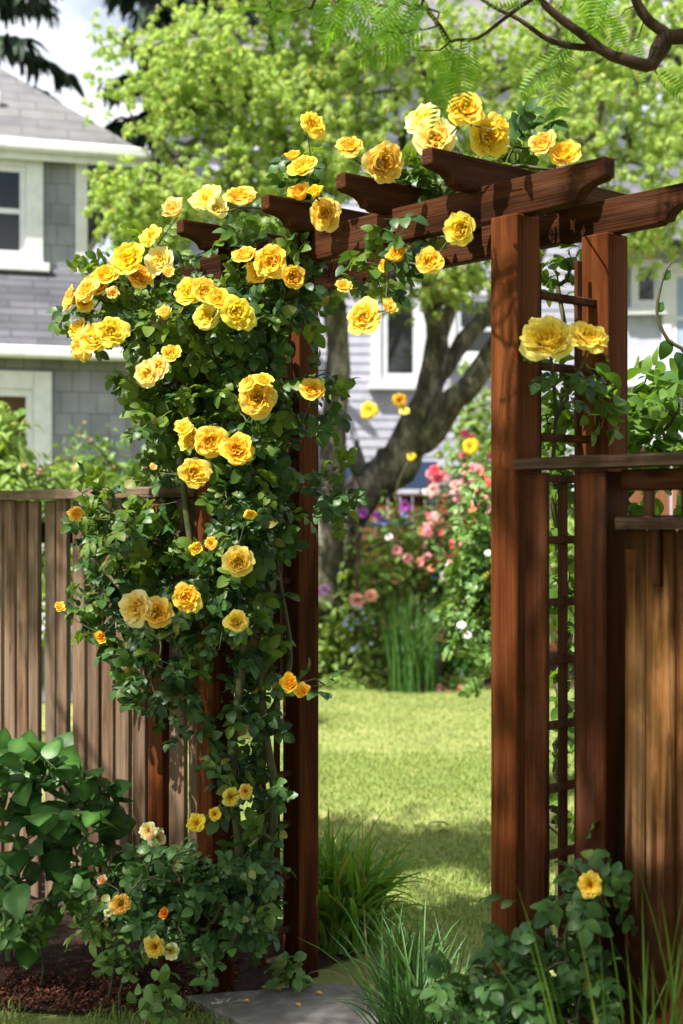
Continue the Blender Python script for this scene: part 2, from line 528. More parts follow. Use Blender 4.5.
def rose_leaf(k):
    r = np.random.default_rng(k)
    lay = []
    lay.append(((0, .62, -.06), (r.normal(0, .1), 1, -.25), (0, .2, 1), .52))
    for y, sz in ((.52, .46), (.2, .38)):
        for sx in (-1, 1):
            lay.append(((0, y, -.03), (sx * 1.0, .45 + r.normal(0, .12), -.12 + r.normal(0, .12)), (r.normal(0, .2), r.normal(0, .2), 1), sz * (1 + r.normal(0, .08))))
    v, f = compound(OVAL, lay)
    # thin rachis
    a = len(v)
    rv = np.array([[-.012, -.1, 0], [.012, -.1, 0], [.008, .62, -.06], [-.008, .62, -.06]])
    return np.concatenate([v, rv]), np.concatenate([f, [[a, a + 1, a + 2, a + 3]]])


ROSE_LEAVES = [rose_leaf(k) for k in range(3)]


def hang_cluster(k):
    """five to seven drooping leaflets, length about 1"""
    r = np.random.default_rng(50 + k)
    lay = []
    for i in range(6):
        a = i / 6 * 6.283 + r.normal(0, .3)
        lay.append(((.05 * math.cos(a), .05 * math.sin(a), 0), (math.cos(a) * .8, math.sin(a) * .8, -.7 + r.normal(0, .35)), (math.cos(a) * .7, math.sin(a) * .7, .8), .75 + .4 * r.random()))
    return compound(DIAM, lay)


HANGS = [hang_cluster(k) for k in range(3)]


def frond_tmpl(pairs=17):
    """pinnate frond along +y, length 1, thin leaflets"""
    V, Q = [], []
    for i in range(pairs):
        t = (i + .6) / pairs
        L = .27 * math.sin(math.pi * (.12 + .82 * t)) ** .7
        for sx in (-1, 1):
            a = len(V)
            w = .016
            y0, z0 = t, -.25 * t * t
            V += [[0, y0 - w, z0], [sx * L * .55, y0 + L * .12 - w * 1.1, z0 - .02], [sx * L, y0 + L * .3, z0 - .06], [sx * L * .5, y0 + L * .16 + w, z0 - .02]]
            Q.append([a, a + 1, a + 2, a + 3] if sx > 0 else [a + 3, a + 2, a + 1, a])
    a = len(V)
    V += [[-.006, -.06, 0], [.006, -.06, 0], [.005, .5, -.0625], [-.005, .5, -.0625], [.002, 1, -.25], [-.002, 1, -.25]]
    Q += [[a, a + 1, a + 2, a + 3], [a + 3, a + 2, a + 4, a + 5]]
    return np.array(V, float), np.array(Q)


FROND = frond_tmpl()


def rose_tmpl(seed, rings, cin, cmid, cout, nu=7, nv=6, ruff=.04):
    """rings: (count, open angle at tip in rad, length, width, base radius). +z is the flower's axis. diameter about 1"""
    r = np.random.default_rng(seed)
    V, Q, C = [], [], []
    nr = len(rings)
    for ri, (cnt, ang, L, W, r0) in enumerate(rings):
        off = r.random() * 6.28
        for k in range(cnt):
            az = off + k / cnt * 6.283 + r.normal(0, .18)
            an = ang + r.normal(0, .1)
            Lk = L * (1 + r.normal(0, .1))
            ph = r.random() * 6.28
            base = len(V)
            rad, z = r0, 0.0
            prof = []
            for j in range(nv):
                t = j / (nv - 1)
                th = an * (.25 + .95 * t ** 1.3) + (.55 * max(0, t - .75) / .25 * (1 if ang > .5 else .2))
                if j:
                    rad += math.sin(th) * Lk / (nv - 1)
                    z += math.cos(th) * Lk / (nv - 1)
                prof.append((rad, z, t, th))
            for (rd, zz, t, th) in prof:
                w = W * 1.25 * (math.sin(math.pi * (.1 + .55 * t)) ** .8) * (1 if t < .99 else .86)
                for i in range(nu):
                    u = (i / (nu - 1)) * 2 - 1
                    # wrap around the axis: petals cup round the centre
                    rr = max(rd, .05)
                    aa = u * w / max(rr, .16)
                    aa = max(-1.25, min(1.25, aa))
                    ru = ruff * math.sin(u * 5 + ph) * t
                    edge = .06 * abs(u) ** 2 * t * math.sin(th)
                    notch = (-.1 * u ** 4 - .02 * (1 - abs(u)) ** 3) * max(0, (t - .7) / .3)
                    rr2 = rr + ru * .5 + notch
                    x = rr2 * math.cos(az + aa); y = rr2 * math.sin(az + aa)
                    V.append([x, y, zz + ru + edge * 1.2])
                    f = ri / (nr - 1) * .75 + .25 * t
                    c = np.array(cin) * (1 - f * 2) + np.array(cmid) * f * 2 if f < .5 else np.array(cmid) * (2 - 2 * f) + np.array(cout) * (2 * f - 1)
                    C.append(c * (1 + r.normal(0, .015)))
            for j in range(nv - 1):
                for i in range(nu - 1):
                    a = base + j * nu + i
                    Q.append([a, a + 1, a + nu + 1, a + nu])
    V = np.array(V)
    V[:, :2] /= (2 * np.percentile(np.linalg.norm(V[:, :2], axis=1), 96))
    V[:, 2] *= 1 / (2 * 0.62)
    V[:, 2] -= V[:, 2].max() * .6
    return V, np.array(Q), np.array(C)


YI, YM, YO = (.9, .49, .025), (.93, .66, .055), (.95, .76, .18)
OPEN_R = [(4, .04, .3, .14, .03), (5, .16, .36, .18, .07), (6, .36, .43, .23, .1), (7, .62, .48, .26, .12), (7, .92, .51, .3, .13), (7, 1.25, .52, .33, .13)]
CUP_R = [(4, .04, .34, .15, .03), (5, .1, .42, .2, .07), (6, .25, .5, .25, .11), (7, .48, .55, .3, .14), (6, .8, .56, .34, .15)]
LOOSE_R = [(4, .15, .26, .15, .05), (4, .6, .4, .22, .07), (5, 1.1, .55, .3, .09), (6, 1.45, .6, .33, .1)]
BUD_R = [(3, .03, .5, .17, .03), (3, .1, .55, .22, .06), (4, .2, .58, .26, .09)]
ROSES = {'open': [rose_tmpl(s, OPEN_R, YI, YM, YO) for s in (1, 2, 3)],
         'cup': [rose_tmpl(s, CUP_R, YI, YM, YO) for s in (4, 5)],
         'loose': [rose_tmpl(s, LOOSE_R, (.75, .25, .02), YM, YO, ruff=.08) for s in (6, 7)],
         'bud': [rose_tmpl(s, BUD_R, (.88, .46, .02), (.92, .6, .04), (.94, .7, .1)) for s in (8,)]}
WHITE_ROSE = [rose_tmpl(s, LOOSE_R, (1, .9, .8), (1, 1, 1), (1, 1, 1), nu=5, nv=4, ruff=.06) for s in (21, 22)]
_fm = {}


def flower_mesh(kind, i):
    key = (kind, i)
    if key not in _fm:
        t = ROSES[kind][i] if kind in ROSES else WHITE_ROSE[i]
        me = bpy.data.meshes.new('flower')
        me.from_pydata(t[0].tolist(), [], t[1].tolist())
        me.polygons.foreach_set('use_smooth', np.ones(len(t[1]), bool))
        a = me.color_attributes.new('tint', 'FLOAT_COLOR', 'POINT')
        a.data.foreach_set('color', np.concatenate([t[2], np.ones((len(t[0]), 1))], 1).astype(np.float32).ravel())
        me.materials.append(PETAL)
        _fm[key] = me
    return _fm[key]


def put_flower(parent, pos, size, face, kind='open', color=(1, 1, 1), name='flower', label=None, roll=None):
    n = len(ROSES[kind]) if kind in ROSES else len(WHITE_ROSE)
    ob = bpy.data.objects.new(name, flower_mesh(kind, random.randrange(n)))
    COL.objects.link(ob)
    z = Vector(nrm(face)); q = z.to_track_quat('Z', 'Y')
    M = Matrix.Translation(Vector(pos)) @ q.to_matrix().to_4x4() @ Matrix.Rotation(random.random() * 6.28 if roll is None else roll, 4, 'Z') @ Matrix.Diagonal((size, size, size, 1))
    ob.parent = parent
    ob.matrix_parent_inverse = parent.matrix_world.inverted()
    ob.matrix_basis = M
    ob.color = (*color, 1)
    if label:
        ob['label'] = label
    return ob


# ------------------------------------------------------------------ plant growing


def in_blob(n, c, r, shell=.45):
    d = nrm(rng.normal(size=(n, 3)))
    k = rng.random(n) ** (shell)
    return np.asarray(c) + d * k[:, None] * np.asarray(r)


def skeleton(roots, root_par, pts, up=.0, extra=0):
    """link scattered points into a branching tree, nearest grown node first; returns nodes, parents"""
    nodes = [np.asarray(p, float) for p in roots]
    par = list(root_par)
    pts = np.asarray(pts, float)
    arr = np.array(nodes)
    dist = np.linalg.norm(pts[:, None] - arr[None], axis=-1)
    best = dist.argmin(1); bd = dist.min(1)
    left = np.ones(len(pts), bool)
    depth = [0.0] * len(nodes)
    bcost = bd.copy()
    for _ in range(len(pts)):
        i = np.where(left, bcost, 1e9).argmin()
        nodes.append(pts[i]); par.append(int(best[i])); left[i] = False
        k = len(nodes) - 1
        depth.append(depth[int(best[i])] + bd[i])
        d = np.linalg.norm(pts - pts[i], axis=1)
        c = d + .12 * depth[k]
        upd = left & (c < bcost)
        best[upd] = k; bd[upd] = d[upd]; bcost[upd] = c[upd]
    return np.array(nodes), np.array(par)


def draw_branches(mb, nodes, par, nroot, rtip, rmax, expo=.45, sides=5, sag=.04, col=None):
    n = len(nodes)
    cnt = np.ones(n)
    for i in range(n - 1, -1, -1):
        if par[i] >= 0 and i >= nroot:
            cnt[par[i]] += cnt[i]
    rad = np.minimum(rtip * cnt ** expo, rmax)
    for i in range(nroot, n):
        a, b = nodes[par[i]], nodes[i]
        L = np.linalg.norm(b - a)
        if L < 1e-4:
            continue
        mid = (a + b) / 2 + rng.normal(0, sag, 3) * L
        ra = min(rad[par[i]] if par[i] >= nroot else rad[i] * 1.25, rad[i] * 1.6)
        mb.tube([a, mid, b], [ra, (ra + rad[i]) / 2, rad[i]], sides, cap=False, col=col)
    return rad


def leaf_orient(n, centers, pts, up=.7, out=.6, rnd=.6, ddown=-.25, view=0.0):
    o = nrm(pts - centers)
    nn = nrm(o * out + np.array([0, 0, up]) + rng.normal(0, rnd, (n, 3)) + np.array([0, -view, view * .3]))
    d = o * .6 + rng.normal(0, .8, (n, 3)) + np.array([0, 0, ddown])
    return basis(d, nn)


def poly_tube(mb, pix, rp, Y, sides=10, wob=.06, dense=3, yj=0.0, scale_r=True):
    """tube along pixels at depth(s) Y; radii in pixels"""
    Ys = np.broadcast_to(np.asarray(Y, float), (len(pix),))
    pts = np.array([P(x, y, yy) for (x, y), yy in zip(pix, Ys)])
    rad = np.asarray(rp, float) * (Ys / F if scale_r else 1)
    t = np.arange(len(pts)); tt = np.linspace(0, len(pts) - 1, (len(pts) - 1) * dense + 1)
    # catmull-rom
    pp = np.vstack([2 * pts[0] - pts[1], pts, 2 * pts[-1] - pts[-2]])
    out = []
    for q in tt:
        i = min(int(q), len(pts) - 2); f = q - i
        p0, p1, p2, p3 = pp[i], pp[i + 1], pp[i + 2], pp[i + 3]
        out.append(.5 * (2 * p1 + (p2 - p0) * f + (2 * p0 - 5 * p1 + 4 * p2 - p3) * f * f + (3 * p1 - p0 - 3 * p2 + p3) * f ** 3))
    out = np.array(out)
    mb.tube(out, np.interp(tt, t, rad), sides, wob=wob)
    return out


# ------------------------------------------------------------------ world, sun, camera
SUN_EL, SUN_AZ = math.radians(55), math.atan2(-.8, -.6)     # direction to the sun: from behind the camera, a little left
w = bpy.data.worlds.new('World'); scene.world = w; w.use_nodes = True
wn, wl = w.node_tree.nodes, w.node_tree.links
wn.clear()
sky = wn.new('ShaderNodeTexSky'); sky.sky_type = 'NISHITA'; sky.sun_disc = False
sky.sun_elevation = SUN_EL; sky.sun_rotation = SUN_AZ
sky.air_density = 1.0; sky.dust_density = 2.5; sky.ozone_density = 1.0
bg = wn.new('ShaderNodeBackground'); bg.inputs[1].default_value = .07
wo = wn.new('ShaderNodeOutputWorld')
wtc = wn.new('ShaderNodeTexCoord')
wmp = wn.new('ShaderNodeMapping'); wmp.inputs['Scale'].default_value = (1, 1, 2.2)
wns = wn.new('ShaderNodeTexNoise'); wns.inputs['Scale'].default_value = 2.6; wns.inputs['Detail'].default_value = 7; wns.inputs['Roughness'].default_value = .58
wr = wn.new('ShaderNodeValToRGB'); wr.color_ramp.elements[0].position = .4; wr.color_ramp.elements[1].position = .6
wmx = wn.new('ShaderNodeMix'); wmx.data_type = 'RGBA'; wmx.inputs[7].default_value = (9.2, 9.4, 9.6, 1)
wl.new(wtc.outputs['Generated'], wmp.inputs[0]); wl.new(wmp.outputs[0], wns.inputs['Vector']); wl.new(wns.outputs[0], wr.inputs[0])
wl.new(wr.outputs[0], wmx.inputs[0]); wl.new(sky.outputs[0], wmx.inputs[6]); wl.new(wmx.outputs[2], bg.inputs[0])
wl.new(bg.outputs[0], wo.inputs[0])
sd = Vector((math.sin(SUN_AZ) * math.cos(SUN_EL), math.cos(SUN_AZ) * math.cos(SUN_EL), math.sin(SUN_EL)))
sl = bpy.data.lights.new('sun', 'SUN'); sl.energy = 5.0; sl.angle = math.radians(.5); sl.color = (1, .95, .86)
so = bpy.data.objects.new('sun', sl); COL.objects.link(so)
so.rotation_euler = sd.to_track_quat('Z', 'Y').to_euler(); so.location = (0, 0, 20)

cam = bpy.data.cameras.new('camera'); co = bpy.data.objects.new('camera', cam); COL.objects.link(co)
co.location = (0, 0, EYE); co.rotation_euler = (math.pi / 2, 0, 0)
cam.sensor_fit = 'VERTICAL'; cam.sensor_height = 36; cam.sensor_width = 24
cam.lens = F / 1024 * 36
cam.clip_start = .05; cam.clip_end = 1000
cam.dof.use_dof = True; cam.dof.focus_distance = 4.1; cam.dof.aperture_fstop = 2.6
scene.camera = co

scene.view_settings.view_transform = 'Standard'
scene.view_settings.look = 'None'
scene.view_settings.exposure = 1.3
scene.view_settings.gamma = 1
scene.view_settings.use_curve_mapping = False
cy = scene.cycles
cy.use_denoising = True
try:
    cy.denoiser = 'OPENIMAGEDENOISE'
except Exception:
    pass
cy.max_bounces = 7; cy.diffuse_bounces = 4; cy.glossy_bounces = 2; cy.transmission_bounces = 5; cy.transparent_max_bounces = 6
cy.caustics_reflective = False; cy.caustics_refractive = False
cy.sample_clamp_indirect = 6

# ------------------------------------------------------------------ arbour frame axes
U = np.array([-.649, .760, 0]); U /= np.linalg.norm(U)          # along the gate opening, away to the left
Vv = np.array([U[1], -U[0], 0])                                   # through the gate, away to the right
Z = np.array([0, 0, 1.0])
A0 = np.array([.44, 3.456, 0])
AX = np.array([U, Vv, Z])
ROT = math.atan2(U[1], U[0])


def at(t, v, z=0):
    return A0 + U * t + Vv * v + Z * z


# ------------------------------------------------------------------ ground, lawn, beds, slab
def sheet(name, m, x0, x1, y0, y1, nx, ny, z, amp=0.0, fs=1.0, outline=None):
    xs = np.linspace(x0, x1, nx); ys = np.linspace(y0, y1, ny)
    X, Y = np.meshgrid(xs, ys)
    Zz = np.full_like(X, z)
    if amp:
        for i in range(ny):
            for j in range(nx):
                Zz[i, j] += amp * mnoise.noise(Vector((X[i, j] * fs, Y[i, j] * fs, 3.3)))
    V = np.stack([X, Y, Zz], -1).reshape(-1, 3)
    i, j = np.meshgrid(np.arange(ny - 1), np.arange(nx - 1), indexing='ij')
    q = np.stack([i * nx + j, i * nx + j + 1, (i + 1) * nx + j + 1, (i + 1) * nx + j], -1).reshape(-1, 4)
    mb = MB(); mb.grid(V, q)
    o = mb.build(name, m, smooth=True)
    return tag(o, kind='structure')


M_GROUND = noise_mat('lawn_soil', [(.3, (.12, .14, .045)), (.55, (.24, .26, .085)), (.75, (.33, .3, .14))], scale=2.2, detail=8, rough=.95, bump=.5, bdist=.03)
sheet('ground', M_GROUND, -150, 150, -60, 240, 60, 60, -.012)
M_SOIL = noise_mat('dark_soil', [(.3, (.018, .011, .008)), (.55, (.05, .026, .018)), (.75, (.12, .06, .042))], scale=28, detail=8, rough=.95, bump=1.0, bdist=.03)


def soil_patch(name, px, z, m=None):
    """irregular bed given by its ground outline in metres"""
    c = np.mean(px, 0)
    mb = MB()
    n = len(px)
    ring = np.array([[x, y, z] for x, y in px])
    inner = np.array([[c[0] + (x - c[0]) * .6, c[1] + (y - c[1]) * .6, z + .03] for x, y in px])
    V = np.concatenate([ring, inner, [[c[0], c[1], z + .035]]])
    fs = [[i, (i + 1) % n, n + (i + 1) % n, n + i] for i in range(n)] + [[n + i, n + (i + 1) % n, 2 * n] for i in range(n)]
    mb.add(V, fs)
    return tag(mb.build(name, m or M_SOIL, smooth=True), kind='structure')


soil_patch('garden_bed_soil', [(-3.4, 5.9), (-2.6, 5.2), (-1.6, 4.45), (-1.1, 4.35), (-.75, 4.28), (-.5, 4.3), (-.2, 4.6), (.1, 4.9), (.1, 5.25), (-.4, 5.3), (-1.2, 5.9), (-2.4, 7.2)], .004)
soil_patch('fence_bed_soil', [(.02, 4.3), (-.1, 3.7), (.1, 2.7), (.7, 2.2), (1.9, 1.6), (2.2, 2.2), (1.1, 3.4), (.6, 4.1), (.3, 4.5)], .004)
soil_patch('flower_bed_soil', [(-4.6, 12.3), (-2, 12.15), (0, 12.25), (1.5, 12.2), (3.2, 12.3), (5.5, 12.1), (5.5, 16), (0, 16.5), (-4.6, 16)], .004)
# loose bark mulch on the bed
mb = MB()
n = 5200
xy = np.stack([rng.uniform(-1.5, -.35, n), rng.uniform(4.22, 4.95, n)], 1)
keep = xy[:, 1] > 4.22 + .15 * rng.random(n)
xy = xy[keep]; n = len(xy)
d = rng.normal(size=(n, 3)) * [1, 1, .25]
chip = (np.array([[-.3, 0, 0], [.3, 0, 0], [.22, 1, 0], [-.24, 1, .05], [-.3, 0, -.3], [.3, 0, -.3], [.22, 1, -.3], [-.24, 1, -.25]], float), np.array([[0, 1, 2, 3], [4, 7, 6, 5], [0, 4, 5, 1], [1, 5, 6, 2], [2, 6, 7, 3], [3, 7, 4, 0]]))
mb.inst(chip, basis(d, np.array([0, 0, 1]) + rng.normal(0, .3, (n, 3))), np.c_[xy, np.full(n, .02) + rng.random(n) * .015], rng.uniform(.005, .018, n))
M_CHIP = leaf_mat('bark_chips', (.05, .018, .011), (.15, .055, .035), trans=0, rough=.9, spec=.1)
tag(mb.build('bark_mulch', M_CHIP), kind='stuff', label='reddish brown bark mulch spread under the rose bush', cat=None)

# slab at the gate
mb = MB()
p0 = np.array([-.497, 4.35]); p1 = np.array([.035, 4.47])
p2 = p1 - U[:2] * .95; p3 = p0 - U[:2] * .95
pl = [p3, p2, p1, p0]
base = np.array([[*p, 0] for p in pl])
c0 = base.mean(0)
V = []
for z, k in ((-.01, 1.0), (.034, 1.0), (.041, .988)):
    V += [(c0 + (b - c0) * k) * [1, 1, 0] + [0, 0, z] for b in base]
fs = [[8, 9, 10, 11]]
for l in (0, 4):
    fs += [[l + i, l + (i + 1) % 4, l + 4 + (i + 1) % 4, l + 4 + i] for i in range(4)]
mb.add(V, fs)
M_SLAB = noise_mat('old_concrete', [(.3, (.11, .1, .095)), (.55, (.2, .185, .175)), (.75, (.27, .25, .24))], scale=9, detail=10, rough=.9, bump=.35, bdist=.008,
                   stops2=[(.35, (.75, .72, .7)), (.6, (1.05, 1.05, 1.05))], scale2=2.5)
tag(mb.build('path_slab', M_SLAB), kind='structure')


def blades(mb, base, L, az, lean, wid, nseg=5, curl=1.0, col=None, kink=None):
    """ribbons rising from base and arching over; arrays"""
    m = len(base)
    t = np.linspace(0, 1, nseg + 1)
    th0 = lean[:, None] * .25
    th = th0 + (lean[:, None] * 1.5) * (t[None] ** 1.5) * curl          # angle from vertical
    ds = (L / nseg)[:, None]
    rr = np.cumsum(np.sin(th) * ds, 1) - np.sin(th[:, :1]) * ds
    zz = np.cumsum(np.cos(th) * ds, 1) - np.cos(th[:, :1]) * ds
    hx, hy = np.cos(az)[:, None], np.sin(az)[:, None]
    ctr = np.stack([base[:, :1] + rr * hx, base[:, 1:2] + rr * hy, base[:, 2:3] + zz], -1)
    ww = wid[:, None] * np.minimum(1, (1 - t[None] ** 2.2) * 1.0 + .03) * (.6 + .4 * np.minimum(1, t[None] * 4))
    tw = rng.normal(0, .5, m)[:, None]
    sx = -hy * np.cos(tw) + hx * np.sin(tw) * .4
    sy = hx * np.cos(tw) + hy * np.sin(tw) * .4
    side = np.stack([np.broadcast_to(sx, ww.shape), np.broadcast_to(sy, ww.shape), np.zeros_like(ww)], -1) * ww[..., None]
    nrmv = np.stack([-np.cos(th) * hx, -np.cos(th) * hy, np.sin(th)], -1) * (ww * .35)[..., None]
    V = np.stack([ctr - side / 2 + nrmv, ctr, ctr + side / 2 + nrmv], 2).reshape(m, -1, 3)
    q = []
    for i in range(nseg):
        a = i * 3
        q += [[a, a + 1, a + 4, a + 3], [a + 1, a + 2, a + 5, a + 4]]
    q = np.array(q)
    k = V.shape[1]
    Fc = q[None] + (np.arange(m) * k)[:, None, None]
    c = None if col is None else np.repeat(col, k, 0)
    mb.grid(V.reshape(-1, 3), Fc.reshape(-1, 4), c)


def flat_blades(mb, base, L, az, lean, wid):
    m = len(base)
    hx, hy = np.cos(az), np.sin(az)
    tip = base + np.stack([hx * np.sin(lean) * L, hy * np.sin(lean) * L, np.cos(lean) * L], -1)
    mid = base + np.stack([hx * np.sin(lean * .4) * L * .55, hy * np.sin(lean * .4) * L * .55, np.cos(lean * .4) * L * .55], -1)
    s = np.stack([-hy, hx, np.zeros(m)], -1) * (wid / 2)[:, None]
    V = np.stack([base - s, base + s, mid + s * .8, mid - s * .8, tip], 1)
    o = (np.arange(m) * 5)[:, None]
    b = mb.n
    mb.v.append(V.reshape(-1, 3)); mb.c.append(np.ones((m * 5, 3)))
    mb.l.append((np.array([[0, 1, 2, 3, 3, 2, 4]]) + o + b).ravel())
    mb.t.append(np.tile([4, 3], m))
    mb.n += m * 5


# lawn blades, denser where seen through the gate
mb = MB()


def lawn_pts(n, x0, x1, y0, y1):
    return np.stack([rng.uniform(x0, x1, n), rng.uniform(y0, y1, n), np.full(n, -.01)], -1)


b = np.concatenate([lawn_pts(80000, -.9, 2.1, 4.9, 9), lawn_pts(50000, -1.6, 3.4, 9, 12.3), lawn_pts(9000, -4, -1, 6.5, 12), lawn_pts(9000, 2, 5, 5.5, 12)])
pat = np.array([mnoise.noise(Vector((x * .9, y * .9, 0))) for x, y in b[:, :2]])
keep = (rng.random(len(b)) < .72 + .5 * pat) & ~((b[:, 0] < .1) & (b[:, 1] < 5.2))
b = b[keep]; n = len(b)
flat_blades(mb, b, rng.uniform(.018, .04, n), rng.uniform(0, 6.28, n), rng.uniform(.2, 1.2, n), rng.uniform(.004, .008, n))
tag(mb.build('lawn_grass', L_LAWN), kind='stuff', label='sunlit mown lawn behind the arbor gate')
mb = MB()
b = np.stack([rng.uniform(-1.7, -.28, 9000), rng.uniform(3.3, 4.45, 9000), np.zeros(9000)], -1)
edge = 4.22 + .09 * np.sin(b[:, 0] * 9) + .05 * np.sin(b[:, 0] * 23) + .1 * rng.random(len(b))
sl_line = 4.36 - (b[:, 0] + .5) * 1.17
b = b[(b[:, 1] < edge) & (b[:, 1] < sl_line)]
n = len(b)
flat_blades(mb, b, rng.uniform(.02, .07, n), rng.uniform(0, 6.28, n), rng.uniform(.1, 1.2, n), rng.uniform(.003, .007, n))
tag(mb.build('verge_grass', L_LAWN), kind='stuff', label='patchy grass verge in front of the bark mulch')

# ------------------------------------------------------------------ the arbour
arbor = thing('garden_arbor', 'dark stained redwood arbor with scalloped rafters framing the garden gateway', 'arbor', at(.65, .18))
PW = .09


def local_box(name, c, size, m, parent, bev=.004):
    mb = MB(); mb.box((0, 0, 0), np.eye(3), size, bev)
    o = mb.build(name, m)
    o.location = c; o.rotation_euler = (0, 0, ROT)
    o.parent = parent
    bpy.context.view_layer.update()
    o.matrix_parent_inverse = parent.matrix_world.inverted()
    return o


for t, v in ((0, 0), (0, .356), (1.31, 0), (1.31, .356)):
    local_box('post', at(t, v, 2.325 / 2 - .02), (PW, PW, 2.365), W_POST, arbor)


def scroll(L0, L1, h, both=True):
    """side outline of a beam with scooped ends, x from L0 to L1, z 0..h"""
    def tipr(x, s):
        d = .085
        pts = [(x, h), (x, h * .52), (x - s * .012, h * .47)]
        for k in range(7):
            a = k / 6 * math.pi / 2
            pts.append((x - s * (.012 + d * math.sin(a) * .8 + .004), h * .44 - (h * .36) * (1 - math.cos(a))))
        pts += [(x - s * (.02 + d), h * .06), (x - s * (.026 + d), 0)]
        return pts
    r = tipr(L1, 1)
    l = tipr(L0, -1)[::-1]
    return np.array(r + l)[::-1] if both else None


def beam(name, t0, t1, v, z, h, th, along=0):
    mb = MB()
    o = at(0, v, z) if along == 0 else at(t0, 0, z)
    a, bq = (t0, t1) if along == 0 else v
    poly = scroll(a, bq, h)
    axs = (np.array([1, 0, 0.]), Z, np.array([0, -1, 0.]))
    mb.prism(poly, (0, 0, 0), axs, th)
    ob = mb.build(name, W_BEAM)
    ob.location = o
    ob.rotation_euler = (0, 0, ROT if along == 0 else math.atan2(Vv[1], Vv[0]))
    ob.parent = arbor
    bpy.context.view_layer.update()
    ob.matrix_parent_inverse = arbor.matrix_world.inverted()
    bv = ob.modifiers.new('soft_edges', 'BEVEL'); bv.width = .0035; bv.segments = 2; bv.limit_method = 'ANGLE'
    return ob


for v in (0, .356):
    beam('beam', -.3, 1.6, v, 2.325, .094, .04)
for t in (.126, .46, .797, 1.236):
    beam('rafter', t, None, (-.19, .6), 2.407, .088, .038, along=1)

# side trellises
for t, nm in ((0, 'trellis_panel'), (1.31, 'trellis_panel')):
    tp = bpy.data.objects.new(nm, None); COL.objects.link(tp); tp.location = at(t, .178, 0); tp.rotation_euler = (0, 0, ROT)
    tp.parent = arbor; bpy.context.view_layer.update(); tp.matrix_parent_inverse = arbor.matrix_world.inverted()
    for z in (2.139, 1.956, 1.773, 1.666, 1.507, 1.345, 1.194, 1.026, .862, .69, .52, .34, .16):
        local_box('rung', at(t, .178, z), (.022, .27, .02), W_DARK, tp, .003)
    local_box('upright_slat', at(t + .014, .1, 1.95), (.012, .022, .55), W_DARK, tp, .002)
    local_box('upright_slat', at(t + .014, .2, .86), (.012, .03, 1.62), W_DARK, tp, .002)
    local_box('upright_slat', at(t + .016, .265, 1.25), (.012, .022, 2.0), W_DARK, tp, .002)



def rough_bar(name, c, size, m, parent, amp=.0014):
    """weathered rail: edges worn unevenly along its length"""
    n = int(size[0] / .018)
    xs = np.linspace(-size[0] / 2, size[0] / 2, n)
    sec = [(-.5, -.5), (-.5, .32), (-.42, .5), (.42, .5), (.5, .32), (.5, -.5)]
    V = []
    for i_, x_ in enumerate(xs):
        for k_, (a_, b_) in enumerate(sec):
            w1 = mnoise.noise(Vector((x_ * 24, k_ * 5.1, size[0]))) * amp + mnoise.noise(Vector((x_ * 5, k_ * 2.3, 9))) * amp * 1.4
            V.append((x_, a_ * size[1] + w1, b_ * size[2] + w1 * (1.3 if b_ > 0 else .6)))
    k = len(sec)
    fs = [[i_ * k + q_, i_ * k + (q_ + 1) % k, (i_ + 1) * k + (q_ + 1) % k, (i_ + 1) * k + q_] for i_ in range(n - 1) for q_ in range(k)]
    fs += [list(range(k))[::-1], list(range((n - 1) * k, n * k))]
    fs = [f[::-1] for f in fs]
    mb = MB(); mb.add(V, fs)
    o = mb.build(name, m)
    o.location = c; o.rotation_euler = (0, 0, ROT); o.parent = parent
    bpy.context.view_layer.update(); o.matrix_parent_inverse = parent.matrix_world.inverted()
    return o


# ------------------------------------------------------------------ right fence
fr = thing('wood_fence', 'weathered tan board fence with rough cap rail joining the arbor post', 'fence', at(-.6, 0), None)
rough_bar('cap_rail', at(-.72, -.004, 1.699), (1.345, .115, .028), W_CAP, fr)
local_box('trim_board', at(-.105, -.036, .83), (.07, .018, 1.69), W_TRIM, fr)
local_box('fence_post', at(-.2765, 0, .83), (.089, .09, 1.69), W_TRIM, fr)
local_box('fence_post', at(-1.35, 0, .83), (.089, .09, 1.69), W_POST, fr)
local_box('top_rail', at(-.81, .022, 1.655), (.97, .035, .05), W_BEAM, fr)
rough_bar('middle_rail', at(-.81, .012, 1.553), (.97, .05, .026), W_CAP, fr, .002)
local_box('bottom_rail', at(-.81, .03, .12), (.97, .04, .06), W_BEAM, fr)
mb = MB()
x = -.322
k = 0
while x > -1.3:
    wd = [.062, .085, .1, .078, .094, .11, .09, .1, .09, .1, .1, .1][k % 12]
    mb.box(((x - wd / 2) + .81, .0015 * (k % 2), 0), np.eye(3), (wd - .006, .018, 1.5), .005)
    x -= wd; k += 1
bp_ = mb.build('plank_panel', W_TAN)
bp_.location = at(-.81, .03, .79); bp_.rotation_euler = (0, 0, ROT); bp_.parent = fr
bpy.context.view_layer.update(); bp_.matrix_parent_inverse = fr.matrix_world.inverted()
mb = MB()
mb.box((0, -.004, -.035), np.eye(3), (.96, .012, .016), .002)
for xx in (-.395, -.5, -.605, -.71, -.815, -.92, -1.025, -1.13, -1.235):
    mb.box((xx + .81, 0, 0), np.eye(3), (.028, .012, .1), .002)
g = mb.build('lattice_strip', W_DARK)
g.location = at(-.81, .024, 1.6); g.rotation_euler = (0, 0, ROT); g.parent = fr
bpy.context.view_layer.update(); g.matrix_parent_inverse = fr.matrix_world.inverted()
local_box('batten', at(-.425, .012, 1.475), (.024, .012, .13), W_DARK, fr)

